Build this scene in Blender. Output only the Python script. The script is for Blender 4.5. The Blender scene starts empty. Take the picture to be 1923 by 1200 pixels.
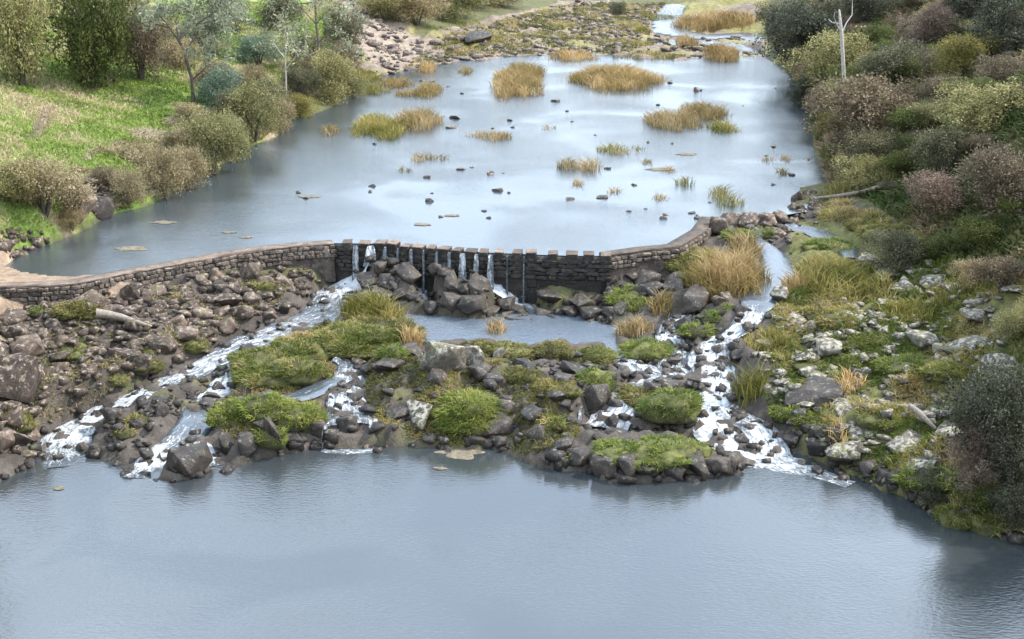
import bpy, math, random
import numpy as np
from mathutils import Vector, Matrix

# ------------------------------------------------------------------ camera, sky, sun, exposure
R = math.radians
sc = bpy.context.scene
C = sc.collection
F_PX, PITCH, CAM_H = 2640.0, R(17.85), 18.7       # photograph is 1923 x 1200
cam_d = bpy.data.cameras.new('camera')
cam = bpy.data.objects.new('camera', cam_d); C.objects.link(cam)
cam.location = (0, 0, CAM_H); cam.rotation_euler = (math.pi / 2 - PITCH, 0, 0)
cam_d.sensor_width = 36; cam_d.lens = F_PX / 1923 * 36
cam_d.clip_start = 0.1; cam_d.clip_end = 3000
sc.camera = cam

SUN = Vector((0.70, 0.14, 0.70)).normalized()      # direction towards the sun
SUN_EL = math.asin(SUN.z); SUN_AZ = math.atan2(SUN.x, SUN.y)
w = bpy.data.worlds.new('World'); sc.world = w; w.use_nodes = True
nt = w.node_tree; nt.nodes.clear()
wo = nt.nodes.new('ShaderNodeOutputWorld'); bg = nt.nodes.new('ShaderNodeBackground')
sky = nt.nodes.new('ShaderNodeTexSky'); sky.sky_type = 'NISHITA'; sky.sun_disc = False
sky.sun_elevation = SUN_EL; sky.sun_rotation = SUN_AZ
sky.air_density = 1.0; sky.dust_density = 1.2
tc = nt.nodes.new('ShaderNodeTexCoord'); mp = nt.nodes.new('ShaderNodeMapping')
mp.inputs['Scale'].default_value = (1, 1, 3.2)
cl = nt.nodes.new('ShaderNodeTexNoise'); cl.inputs['Scale'].default_value = 2.6; cl.inputs['Detail'].default_value = 5
cr = nt.nodes.new('ShaderNodeValToRGB'); cr.color_ramp.elements[0].position = 0.43; cr.color_ramp.elements[1].position = 0.60
cr.color_ramp.elements[0].color = (0.35, 0.35, 0.35, 1); cr.color_ramp.elements[1].color = (0.85, 0.85, 0.85, 1)
mx = nt.nodes.new('ShaderNodeMixRGB'); mx.inputs[2].default_value = (9.2, 10.7, 12.4, 1)
nt.links.new(tc.outputs['Generated'], mp.inputs[0]); nt.links.new(mp.outputs[0], cl.inputs['Vector'])
nt.links.new(cl.outputs['Fac'], cr.inputs[0]); nt.links.new(cr.outputs[0], mx.inputs[0])
nt.links.new(sky.outputs[0], mx.inputs[1]); nt.links.new(mx.outputs[0], bg.inputs[0])
bg.inputs[1].default_value = 0.15
nt.links.new(bg.outputs[0], wo.inputs[0])

sd = bpy.data.lights.new('sun', 'SUN'); sd.energy = 3.2; sd.angle = R(1.5); sd.color = (1.0, 0.95, 0.87)
so = bpy.data.objects.new('sun', sd); C.objects.link(so)
so.rotation_euler = (-SUN).to_track_quat('-Z', 'Y').to_euler(); so.location = (30, 0, 60)

sc.view_settings.view_transform = 'Standard'; sc.view_settings.look = 'None'
sc.view_settings.exposure = 0.82; sc.view_settings.gamma = 1.0
sc.view_settings.use_curve_mapping = False
sc.render.engine = 'CYCLES'
sc.cycles.use_denoising = True
sc.cycles.max_bounces = 6; sc.cycles.diffuse_bounces = 3; sc.cycles.glossy_bounces = 3; sc.cycles.transparent_max_bounces = 6
sc.cycles.caustics_reflective = False; sc.cycles.caustics_refractive = False

# ------------------------------------------------------------------ helpers
random.seed(7); RNG = np.random.default_rng(11)
ZU, ZM, ZL = 3.2, 1.15, 0.0            # levels of the upper, middle and lower pool
CT, ST = math.cos(PITCH), math.sin(PITCH)

def ray(px, py):
    u, v = (px - 961.5) / F_PX, (py - 600.0) / F_PX
    return np.array((u, CT - v * ST, -ST - v * CT))

def P(px, py, z):
    d = ray(px, py); t = (z - CAM_H) / d[2]
    return np.array((d[0] * t, d[1] * t, z))

def hash3(ix, iy, iz, seed):
    h = (ix * 374761393 + iy * 668265263 + iz * 2147483647 + seed * 1274126177) & 0xffffffff
    h = ((h ^ (h >> 13)) * 1274126177) & 0xffffffff
    h = ((h ^ (h >> 16)) * 2246822519) & 0xffffffff
    return ((h ^ (h >> 15)) & 0xffffff) / float(0xffffff)

def vnoise(p, seed=0):
    p = np.asarray(p, float)
    if p.shape[1] == 2: p = np.column_stack((p, np.zeros(len(p))))
    i = np.floor(p).astype(np.int64); f = p - i; f = f * f * (3 - 2 * f)
    r = 0
    for dx in (0, 1):
        for dy in (0, 1):
            for dz in (0, 1):
                wgt = (f[:, 0] if dx else 1 - f[:, 0]) * (f[:, 1] if dy else 1 - f[:, 1]) * (f[:, 2] if dz else 1 - f[:, 2])
                r = r + wgt * hash3(i[:, 0] + dx, i[:, 1] + dy, i[:, 2] + dz, seed)
    return r

def fbm(p, seed=0, oct=4):
    p = np.asarray(p, float); a, s, r = 0.5, 0, 0
    for k in range(oct):
        r = r + a * vnoise(p * 2 ** k, seed + k); s += a; a *= .5
    return r / s

def smooth(a, b, x):
    t = np.clip((x - a) / (b - a), 0, 1); return t * t * (3 - 2 * t)

def inpoly(poly, x, y):
    r = np.zeros(np.shape(x), bool); n = len(poly)
    for i in range(n):
        x0, y0 = poly[i][0], poly[i][1]; x1, y1 = poly[(i + 1) % n][0], poly[(i + 1) % n][1]
        c = ((y0 > y) != (y1 > y)) & (x < (x1 - x0) * (y - y0) / ((y1 - y0) or 1e-9) + x0)
        r ^= c
    return r

def seg_dist(pts, x, y):
    """distance to a polyline and the parameter (index + fraction) of the nearest point"""
    best = np.full(np.shape(x), 1e9); par = np.zeros(np.shape(x))
    for i in range(len(pts) - 1):
        a, b = np.array(pts[i][:2]), np.array(pts[i + 1][:2]); d = b - a; L = d @ d + 1e-12
        t = np.clip(((x - a[0]) * d[0] + (y - a[1]) * d[1]) / L, 0, 1)
        q = np.hypot(x - a[0] - t * d[0], y - a[1] - t * d[1])
        m = q < best; best = np.where(m, q, best); par = np.where(m, i + t, par)
    return best, par

def mesh_np(name, V, faces, attrs=None, smooth_=False, uv=None):
    """faces: an (m,k) array or a list of such arrays"""
    if not isinstance(faces, list): faces = [faces]
    faces = [np.asarray(f, np.int32) for f in faces if len(f)]
    me = bpy.data.meshes.new(name); V = np.asarray(V, np.float32)
    me.vertices.add(len(V)); me.vertices.foreach_set('co', V.ravel())
    idx = np.concatenate([f.ravel() for f in faces]); tot = np.concatenate([np.full(len(f), f.shape[1], np.int32) for f in faces])
    st = np.concatenate(([0], np.cumsum(tot)[:-1])).astype(np.int32)
    me.loops.add(len(idx)); me.loops.foreach_set('vertex_index', idx)
    me.polygons.add(len(tot)); me.polygons.foreach_set('loop_start', st); me.polygons.foreach_set('loop_total', tot)
    if smooth_: me.polygons.foreach_set('use_smooth', np.ones(len(tot), bool))
    for k, (dom, typ, arr) in (attrs or {}).items():
        a = me.attributes.new(k, typ, dom)
        a.data.foreach_set('color' if typ == 'FLOAT_COLOR' else ('vector' if typ == 'FLOAT_VECTOR' else 'value'), np.asarray(arr, np.float32).ravel())
    me.update(calc_edges=True); me.validate()
    return me

def obj(name, me, mat=None, parent=None, loc=None):
    o = bpy.data.objects.new(name, me); C.objects.link(o)
    if mat is not None and me is not None and not me.materials: me.materials.append(mat)
    if parent is not None: o.parent = parent
    if loc is not None: o.location = loc
    return o

def omat(o, mat):
    """material on the object, so that copies of one mesh can differ"""
    if not o.data.materials: o.data.materials.append(mat)
    o.material_slots[0].link = 'OBJECT'; o.material_slots[0].material = mat

def tag(o, label=None, cat=None, group=None, kind=None):
    if label: o['label'] = label
    if cat: o['category'] = cat
    if group: o['group'] = group
    if kind: o['kind'] = kind
    return o

def empty(name, loc=(0, 0, 0), rz=0):
    o = bpy.data.objects.new(name, None); C.objects.link(o); o.location = loc; o.rotation_euler = (0, 0, rz)
    o.empty_display_size = .2
    return o

def tubes(paths, seg=6):
    """paths: list of (points, radii) -> verts, quads"""
    V, Q = [], []
    for pts, rad in paths:
        pts = [Vector(p) for p in pts]; base = len(V); n = len(pts)
        for i, p in enumerate(pts):
            t = (pts[min(i + 1, n - 1)] - pts[max(i - 1, 0)]).normalized()
            a = t.orthogonal().normalized() if abs(t.z) > .9 else t.cross(Vector((0, 0, 1))).normalized()
            b = t.cross(a)
            for k in range(seg):
                an = 2 * math.pi * k / seg
                V.append(p + (a * math.cos(an) + b * math.sin(an)) * rad[i])
        for i in range(n - 1):
            for k in range(seg):
                q = base + i * seg; Q.append((q + k, q + (k + 1) % seg, q + seg + (k + 1) % seg, q + seg + k))
        V.append(pts[-1]); e = len(V) - 1; q = base + (n - 1) * seg
        for k in range(seg): Q.append((q + k, q + (k + 1) % seg, e, e))
    V = np.array([tuple(v) for v in V]); Q = np.array(Q)
    quads = Q[Q[:, 2] != Q[:, 3]]; tris = Q[Q[:, 2] == Q[:, 3]][:, :3]
    return V, [quads, tris]

def blades(base, direc, length, width, bend=.35, rng=RNG, segs=2):
    """bent tapering blades: base (n,3), direc (n,3) unit, length (n,), width (n,)"""
    n = len(base)
    side = np.cross(direc, rng.normal(size=(n, 3))); side /= np.linalg.norm(side, axis=1)[:, None] + 1e-9
    out = direc.copy(); out[:, 2] = 0; ln = np.linalg.norm(out, axis=1)[:, None]
    rnd = rng.normal(size=(n, 3)); rnd[:, 2] = 0
    out = np.where(ln > .15, out / (ln + 1e-9), rnd / (np.linalg.norm(rnd, axis=1)[:, None] + 1e-9))
    L = length[:, None]; W = width[:, None]
    b0 = base - side * W * .5; b1 = base + side * W * .5
    mid = base + direc * L * .6; m0 = mid - side * W * .4; m1 = mid + side * W * .4
    tip = base + direc * L * .95 + out * L * bend - np.array((0, 0, 1.)) * L * bend * .45
    V = np.stack((b0, b1, m1, m0, tip), 1).reshape(-1, 3)
    i = np.arange(n)[:, None] * 5
    return V, [i + np.array([[0, 1, 2, 3]]), i + np.array([[3, 2, 4]])]

def leaves(cen, size, nrm=None, rng=RNG, aspect=.5):
    """diamond shaped leaves, (n,3) centres and (n,) lengths"""
    n = len(cen)
    a = rng.normal(size=(n, 3))
    if nrm is not None: a = a * .75 + nrm
    a /= np.linalg.norm(a, axis=1)[:, None] + 1e-9
    b = np.cross(a, rng.normal(size=(n, 3))); b /= np.linalg.norm(b, axis=1)[:, None] + 1e-9
    S = size[:, None]
    V = np.stack((cen - a * S * .5, cen + b * S * aspect * .5 + a * S * .08, cen + a * S * .5, cen - b * S * aspect * .5 + a * S * .08), 1).reshape(-1, 3)
    return V, np.arange(n)[:, None] * 4 + np.array([[0, 1, 2, 3]])

# ------------------------------------------------------------------ materials
def new_mat(name):
    m = bpy.data.materials.new(name); m.use_nodes = True; n = m.node_tree; n.nodes.clear()
    out = n.nodes.new('ShaderNodeOutputMaterial'); b = n.nodes.new('ShaderNodeBsdfPrincipled')
    n.links.new(b.outputs[0], out.inputs[0])
    return m, n, b, out

def N(n, typ, **kw):
    x = n.nodes.new(typ)
    for k, v in kw.items():
        if hasattr(x, k): setattr(x, k, v)
        else: x.inputs[k.replace('_', ' ')].default_value = v
    return x

def ramp(n, fac, stops, interp='LINEAR'):
    r = n.nodes.new('ShaderNodeValToRGB'); r.color_ramp.interpolation = interp
    e = r.color_ramp.elements
    while len(e) < len(stops): e.new(.5)
    for i, (p, c) in enumerate(stops):
        e[i].position = p; e[i].color = (*c, 1) if len(c) == 3 else (c[0],) * 3 + (1,)
    n.links.new(fac, r.inputs[0]); return r.outputs[0]

def mix(n, fac, a, b, blend='MIX'):
    m = n.nodes.new('ShaderNodeMixRGB'); m.blend_type = blend
    for s, v in ((0, fac), (1, a), (2, b)):
        if isinstance(v, (int, float)): m.inputs[s].default_value = v if s == 0 else (v, v, v, 1)
        elif isinstance(v, tuple): m.inputs[s].default_value = (*v, 1)
        else: n.links.new(v, m.inputs[s])
    return m.outputs[0]

def noise(n, vec, scale, detail=4, rough=.55, dist=0):
    t = N(n, 'ShaderNodeTexNoise'); t.inputs['Scale'].default_value = scale; t.inputs['Detail'].default_value = detail
    t.inputs['Roughness'].default_value = rough; t.inputs['Distortion'].default_value = dist
    n.links.new(vec, t.inputs['Vector']); return t.outputs['Fac']

def bump(n, h, strength, dist, b):
    x = N(n, 'ShaderNodeBump'); x.inputs['Strength'].default_value = strength; x.inputs['Distance'].default_value = dist
    n.links.new(h, x.inputs['Height']); n.links.new(x.outputs[0], b.inputs['Normal'])

def up_mask(n, lo, hi):
    g = N(n, 'ShaderNodeNewGeometry'); s = N(n, 'ShaderNodeSeparateXYZ'); n.links.new(g.outputs['Normal'], s.inputs[0])
    mr = N(n, 'ShaderNodeMapRange'); mr.inputs[1].default_value = lo; mr.inputs[2].default_value = hi
    n.links.new(s.outputs['Z'], mr.inputs[0]); return mr.outputs[0]

def mul(n, a, b):
    m = N(n, 'ShaderNodeMath', operation='MULTIPLY')
    for i, v in enumerate((a, b)):
        if isinstance(v, (int, float)): m.inputs[i].default_value = v
        else: n.links.new(v, m.inputs[i])
    return m.outputs[0]

def rock_mat(name, dark, mid, light, lichen=None, lich_amt=.5, moss=None, moss_amt=.5, rough=.85):
    m, n, b, _ = new_mat(name)
    g = N(n, 'ShaderNodeNewGeometry'); pos = g.outputs['Position']
    oi = N(n, 'ShaderNodeObjectInfo')
    col = ramp(n, noise(n, pos, 3.2, 6, .62), [(.3, dark), (.5, mid), (.72, light)])
    fine = noise(n, pos, 26, 3, .6)
    col = mix(n, .55, col, ramp(n, fine, [(.3, (.35,)), (.7, (1.0,))]), 'MULTIPLY')
    rb = ramp(n, oi.outputs['Random'], [(0, (.42,)), (1, (1.35,))])
    col = mix(n, 1.0, col, rb, 'MULTIPLY')
    if lichen:
        lm = ramp(n, noise(n, pos, 5.5, 5, .7), [(.62 - lich_amt * .3, (0.,)), (.70 - lich_amt * .22, (1.,))])
        col = mix(n, mul(n, lm, up_mask(n, -.15, .55)), col, lichen)
    if moss:
        mm = ramp(n, noise(n, pos, 2.1, 5, .65), [(.66 - moss_amt * .3, (0.,)), (.74 - moss_amt * .25, (1.,))])
        mcol = mix(n, fine, moss, tuple(c * 1.7 for c in moss))
        col = mix(n, mul(n, mm, up_mask(n, .15, .7)), col, mcol)
    n.links.new(col, b.inputs['Base Color']); b.inputs['Roughness'].default_value = rough
    bump(n, noise(n, pos, 14, 6, .7), .8, .06, b)
    return m

def leaf_mat(name, a, b_, c=None, trans=.33, var=.35, rough=.6):
    """two or three leaf colours, spread by the 'tint' of each leaf and by each object"""
    m, n, b, out = new_mat(name)
    at = N(n, 'ShaderNodeAttribute', attribute_name='tint'); oi = N(n, 'ShaderNodeObjectInfo')
    g = N(n, 'ShaderNodeNewGeometry')
    stops = [(.1, a), (.9, b_)] if c is None else [(.05, a), (.55, b_), (.97, c)]
    col = ramp(n, at.outputs['Fac'], stops)
    patch = noise(n, g.outputs['Position'], .9, 4, .6)
    col = mix(n, var, col, ramp(n, patch, [(.32, (.45, .42, .36)), (.68, (1.35, 1.3, 1.2))]), 'MULTIPLY')
    col = mix(n, .6, col, ramp(n, oi.outputs['Random'], [(0, (.78, .8, .8)), (.5, (1, 1, 1)), (1, (1.2, 1.12, 1.0))]), 'MULTIPLY')
    n.links.new(col, b.inputs['Base Color']); b.inputs['Roughness'].default_value = rough
    b.inputs['Specular IOR Level'].default_value = .25
    tr = N(n, 'ShaderNodeBsdfTranslucent'); n.links.new(col, tr.inputs[0])
    ms = N(n, 'ShaderNodeMixShader'); ms.inputs[0].default_value = trans
    n.links.new(b.outputs[0], ms.inputs[1]); n.links.new(tr.outputs[0], ms.inputs[2]); n.links.new(ms.outputs[0], out.inputs[0])
    return m

def bark_mat(name, a, b_):
    m, n, b, _ = new_mat(name)
    tcn = N(n, 'ShaderNodeNewGeometry')
    f = noise(n, tcn.outputs['Position'], 9, 5, .65)
    n.links.new(ramp(n, f, [(.3, a), (.7, b_)]), b.inputs['Base Color']); b.inputs['Roughness'].default_value = .9
    bump(n, f, .6, .03, b); return m

def water_mat(name, body, refl, rough, s1, s2, b1, d1, film=None):
    m, n, b, out = new_mat(name)
    g = N(n, 'ShaderNodeNewGeometry'); mpn = N(n, 'ShaderNodeMapping'); mpn.inputs['Scale'].default_value = (1, 1.9, 1)
    mpn.inputs['Rotation'].default_value = (0, 0, R(14))
    n.links.new(g.outputs['Position'], mpn.inputs[0])
    h1 = noise(n, mpn.outputs[0], s1, 3, .55, .6); h2 = noise(n, mpn.outputs[0], s2, 4, .55)
    calm = ramp(n, noise(n, g.outputs['Position'], .13, 2, .5, .5), [(.40, (.25,)), (.6, (1.,))])
    hh = mix(n, .35, h2, h1)
    hh = mul(n, hh, calm)
    b.inputs['Base Color'].default_value = (*body, 1); b.inputs['Roughness'].default_value = rough
    b.inputs['IOR'].default_value = refl
    bump(n, hh, b1, d1, b)
    return m

def foam_mat(name):
    m, n, b, out = new_mat(name)
    uv = N(n, 'ShaderNodeAttribute', attribute_name='flow'); fo = N(n, 'ShaderNodeAttribute', attribute_name='foam')
    mpn = N(n, 'ShaderNodeMapping'); mpn.inputs['Scale'].default_value = (7.0, 2.0, 1); n.links.new(uv.outputs['Vector'], mpn.inputs[0])
    f1 = noise(n, mpn.outputs[0], 1.0, 6, .68, .7)
    g = N(n, 'ShaderNodeNewGeometry'); f2 = noise(n, g.outputs['Position'], 7, 4, .6)
    ad = N(n, 'ShaderNodeMath', operation='MULTIPLY_ADD'); n.links.new(f1, ad.inputs[0]); ad.inputs[1].default_value = 1.45
    sb = N(n, 'ShaderNodeMath', operation='MULTIPLY_ADD'); n.links.new(f2, sb.inputs[0]); sb.inputs[1].default_value = .45; sb.inputs[2].default_value = -.45
    n.links.new(sb.outputs[0], ad.inputs[2])
    s = N(n, 'ShaderNodeMath', operation='ADD'); n.links.new(ad.outputs[0], s.inputs[0]); n.links.new(fo.outputs['Fac'], s.inputs[1])
    k = ramp(n, s.outputs[0], [(.62, (0.,)), (.78, (.4,)), (.98, (1.,))])
    col = mix(n, k, (.075, .092, .11), (.82, .85, .88))  # calm water tone is lightened to paint in the sky's reflection
    n.links.new(col, b.inputs['Base Color'])
    n.links.new(ramp(n, k, [(0, (.12,)), (1, (.6,))]), b.inputs['Roughness'])
    b.inputs['IOR'].default_value = 2.6
    bump(n, mul(n, s.outputs[0], ramp(n, fo.outputs['Fac'], [(0, (.06,)), (.2, (1.,))])), 1.0, .16, b)
    return m

M = {}
M['rock_brown'] = rock_mat('basalt_brown', (.04, .029, .022), (.13, .092, .069), (.27, .195, .148), (.36, .295, .225), .33, (.11, .11, .03), .2)
M['rock_dark'] = rock_mat('basalt_wet_dark', (.022, .018, .015), (.058, .044, .035), (.14, .108, .086), (.27, .225, .18), .2, (.085, .095, .025), .2, .5)
M['rock_pale'] = rock_mat('basalt_lichen_pale', (.055, .045, .035), (.15, .125, .095), (.28, .245, .19), (.44, .41, .33), .5, (.13, .13, .035), .35)
M['rock_far'] = rock_mat('basalt_far_pink', (.09, .065, .052), (.22, .165, .132), (.38, .295, .235), (.45, .38, .31), .3)
M['masonry'] = rock_mat('masonry_stone', (.055, .042, .034), (.155, .118, .094), (.29, .225, .18), (.36, .31, .25), .3)
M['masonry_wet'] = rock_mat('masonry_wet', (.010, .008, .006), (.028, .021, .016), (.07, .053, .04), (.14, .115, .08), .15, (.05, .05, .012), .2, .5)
M['cap'] = rock_mat('crest_cap_concrete', (.11, .083, .063), (.22, .165, .128), (.34, .265, .21))
M['bark'] = bark_mat('bark_dark', (.05, .04, .033), (.14, .115, .095))
M['bark_pale'] = bark_mat('bark_pale', (.30, .26, .23), (.58, .53, .48))
M['bark_twig'] = bark_mat('bark_twig', (.09, .065, .05), (.2, .155, .125))
M['dead_wood'] = bark_mat('dead_wood', (.17, .135, .105), (.38, .32, .265))
M['olive'] = leaf_mat('leaf_olive', (0.122, 0.122, 0.049), (0.317, 0.305, 0.134), (0.549, 0.500, 0.268))
M['tan'] = leaf_mat('leaf_tan', (0.159, 0.134, 0.067), (0.403, 0.329, 0.189), (0.671, 0.561, 0.378))
M['grey'] = leaf_mat('leaf_grey_green', (.06, .065, .036), (.175, .17, .098), (.34, .325, .21))
M['darkgreen'] = leaf_mat('leaf_dark_green', (.045, .06, .018), (.12, .145, .042), (.29, .30, .085))
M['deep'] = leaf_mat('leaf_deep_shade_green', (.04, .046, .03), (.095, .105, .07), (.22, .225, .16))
M['brown'] = leaf_mat('leaf_grey_brown', (.075, .06, .04), (.22, .175, .115), (.43, .35, .25))
M['red'] = leaf_mat('twig_red_brown', (.11, .075, .055), (.27, .195, .15), (.44, .35, .28))
M['fresh'] = leaf_mat('leaf_fresh_green', (.06, .085, .025), (.14, .18, .05), (.27, .30, .10))
M['yellow'] = leaf_mat('leaf_yellow_olive', (0.146, 0.131, 0.037), (0.320, 0.277, 0.081), (0.495, 0.408, 0.160))
M['blue'] = leaf_mat('leaf_blue_green', (0.102, 0.145, 0.102), (0.239, 0.325, 0.239), (0.427, 0.512, 0.410))
M['gum'] = leaf_mat('leaf_gum', (0.117, 0.133, 0.088), (0.273, 0.293, 0.195), (0.488, 0.498, 0.361))
M['reed'] = leaf_mat('reed_blades', (.19, .16, .055), (.41, .30, .14), (.60, .46, .27), .3)
M['reed_orange'] = leaf_mat('reed_orange_blades', (.22, .16, .06), (.48, .33, .15), (.64, .48, .26), .3)
M['sedge'] = leaf_mat('sedge_blades', (.13, .14, .03), (.31, .28, .08), (.50, .41, .18), .3)
M['turf'] = leaf_mat('turf_blades', (.10, .135, .028), (.225, .245, .06), (.46, .39, .18), .3)
M['turf_bright'] = leaf_mat('turf_bright_blades', (.10, .155, .028), (.225, .285, .06), (.42, .41, .14), .3)
M['turf_olive'] = leaf_mat('turf_olive_blades', (.12, .125, .035), (.26, .24, .075), (.47, .38, .19), .3)
M['water_up'] = water_mat('water_upper', (.055, .068, .075), 3.7, .10, 1.4, 7.0, .7, .055)
M['water_mid'] = water_mat('water_middle', (.12, .15, .185), 3.4, .16, 1.3, 6.0, .9, .08)  # pale blue body colour stands in for the reflected sky
M['water_low'] = water_mat('water_lower', (.045, .053, .057), 2.5, .05, 1.3, 5.5, .7, .05)
M['foam'] = foam_mat('white_water')

# ------------------------------------------------------------------ terrain: heights known at pixels that lie on it
CP = []                                            # world control points (x, y, z)
def cp(lst):
    for a in lst: CP.append(tuple(P(*a)))
UP_L = [(0, 505), (30, 478), (80, 462), (150, 437), (205, 404), (280, 386), (310, 367), (350, 338), (413, 320), (437, 297), (467, 277), (520, 257), (533, 233), (583, 217), (627, 200), (655, 175), (680, 150)]
UP_F = [(720, 141), (800, 126), (917, 112), (1000, 104), (1100, 102), (1200, 110), (1260, 116)]
UP_R = [(1432, 70), (1434, 108), (1480, 130), (1500, 160), (1522, 210), (1528, 260), (1530, 290), (1555, 340), (1500, 352), (1490, 385)]
cp([(x, y, ZU) for x, y in UP_L + UP_F + UP_R])
cp([(x, y, ZU - .6) for x, y in [(130, 490), (250, 450), (330, 400), (400, 440), (500, 400), (450, 340), (560, 300), (600, 420), (600, 250), (700, 400), (700, 300), (700, 200), (850, 400), (850, 300), (850, 200), (850, 140), (1000, 420), (1000, 320), (1000, 230), (1000, 150), (1150, 420), (1150, 320), (1150, 230), (1150, 140), (1300, 380), (1300, 300), (1300, 200), (1300, 140), (1440, 340), (1440, 270), (1450, 200), (1420, 140)]])
cp([(20, 520, 3.05), (80, 518, 3.0), (160, 510, 2.9)])
# left bank
cp([(-150, 560, 4.0), (-60, 500, 4.2), (0, 455, 4.0), (60, 430, 3.9), (60, 390, 4.7), (0, 330, 5.6), (140, 390, 4.2), (0, 250, 6.0), (100, 250, 5.6), (200, 300, 5.0), (250, 330, 4.2), (330, 300, 4.2), (0, 170, 6.8), (160, 165, 6.3),
    (300, 180, 5.6), (400, 240, 4.6), (480, 220, 4.2), (160, 60, 8.0), (0, 60, 8.5), (300, 60, 7.2), (450, 60, 6.5), (450, 150, 5.2), (560, 150, 4.4), (600, 60, 5.6), (620, 150, 3.8), (300, 0, 8.5), (0, 0, 10),
    (450, 0, 8), (600, 0, 7.2), (700, 60, 5.0), (700, 0, 6.9), (690, 115, 3.9), (-200, 60, 10.5), (-200, 250, 8.5), (-300, 420, 7.5), (-250, 600, 5.5), (-200, 700, 4.0)])
# far rocky bed and the stream that comes down through it
cp([(850, 0, 5.2), (850, 50, 4.2), (780, 90, 3.8), (1000, 30, 4.0), (1000, 0, 4.4), (900, 90, 3.6), (1000, 70, 3.6), (1100, 50, 3.6), (1100, 0, 4.2), (1180, 80, 3.35), (1200, 20, 3.6), (1250, 50, 3.05), (1265, 15, 3.2), (1250, 0, 3.5), (1300, 60, 2.95), (1400, 62, 3.0),
    (1340, 42, 3.5), (1400, 30, 3.6), (1250, 95, 3.3), (1360, 105, 3.2), (1340, 80, 2.95), (1350, 0, 4.0), (1430, 30, 3.6)])
# right bank
cp([(1480, 80, 4.0), (1600, 300, 4.1), (1600, 200, 4.8), (1700, 300, 5.2), (1700, 200, 6.4), (1850, 300, 6.5), (1920, 300, 7), (1850, 200, 7.8), (1920, 150, 9), (1850, 100, 9), (1700, 100, 7.5), (1850, 0, 10.5), (1600, 60, 6), (1700, 0, 9), (1550, 0, 6.5), (1470, 20, 4.6), (2050, 100, 11), (2050, 300, 9), (2050, 500, 6.5)])
# right flats
cp([(1560, 370, 3.5), (1650, 340, 4.2), (1700, 400, 3.9), (1850, 400, 5), (1920, 400, 5.6), (1530, 420, 3.3), (1600, 470, 3.0), (1750, 500, 3.1), (1900, 500, 3.7), (1550, 570, 2.6), (1650, 600, 2.4), (1750, 650, 2.2), (1900, 620, 2.8), (1480, 640, 1.9), (1500, 720, 1.4), (1600, 720, 1.6), (1750, 750, 1.6), (1900, 750, 2.2),
    (1500, 800, .8), (1600, 830, .85), (1700, 850, .9), (1800, 850, 1.4), (1900, 850, 2.0), (1700, 900, .5), (1800, 940, .7), (1880, 950, 1.0), (1950, 980, 1.0), (2050, 800, 3.2), (2050, 650, 4.2)])
LOW = [(-140, 1010), (-60, 940), (0, 905), (30, 887), (70, 868), (110, 852), (160, 850), (215, 868), (250, 892), (330, 905), (410, 888), (480, 862), (540, 852), (600, 842), (700, 838), (760, 838), (860, 846), (930, 842), (1000, 870), (1050, 886), (1110, 888), (1130, 903), (1250, 906), (1380, 892), (1412, 872), (1480, 858), (1540, 884), (1620, 906), (1690, 930), (1760, 965), (1810, 985), (1870, 1005), (1923, 1020), (2050, 1090)]
cp([(x, y, 0.0) for x, y in LOW])
cp([(x, y, -.8) for x, y in [(0, 1000), (200, 930), (330, 960), (550, 920), (800, 910), (1050, 950), (1300, 960), (1500, 930), (1700, 1030), (1850, 1120), (200, 1150), (600, 1150), (1000, 1150), (1400, 1150), (1750, 1180)]])
CP += [(-17.5, 40, 0), (-18, 34, 0), (-18.5, 24, 0), (-20, 5, 0), (-20, -40, 0), (-21, 40, 3.0), (-22, 32, 3.2), (-22.5, 22, 3.2), (-24, 4, 3.5), (-27, 45, 6), (-29, 30, 7), (-32, 5, 8), (-30, -40, 7), (-45, 20, 10), (-45, 50, 10),
       (15.5, 33, 0), (16.5, 26, 0), (18, 5, 0), (18, -40, 0), (18.5, 36, 2.6), (20, 28, 3), (22, 5, 3.5), (27, 36, 6.5), (29, 25, 7), (32, 0, 8), (28, -40, 7), (45, 20, 10.5), (45, 50, 11), (-10, 20, -1), (0, 0, -1.2), (10, 20, -1), (0, -40, -1.2)]
CP += [(-45, 80, 12), (-45, 110, 12.5), (-40, 150, 12), (-20, 165, 8.5), (0, 175, 5.0), (15, 175, 4.0), (25, 165, 5.0), (40, 150, 10.5), (45, 110, 12.5), (45, 80, 12.5), (30, 200, 8), (0, 220, 6), (-30, 210, 11)]
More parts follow.
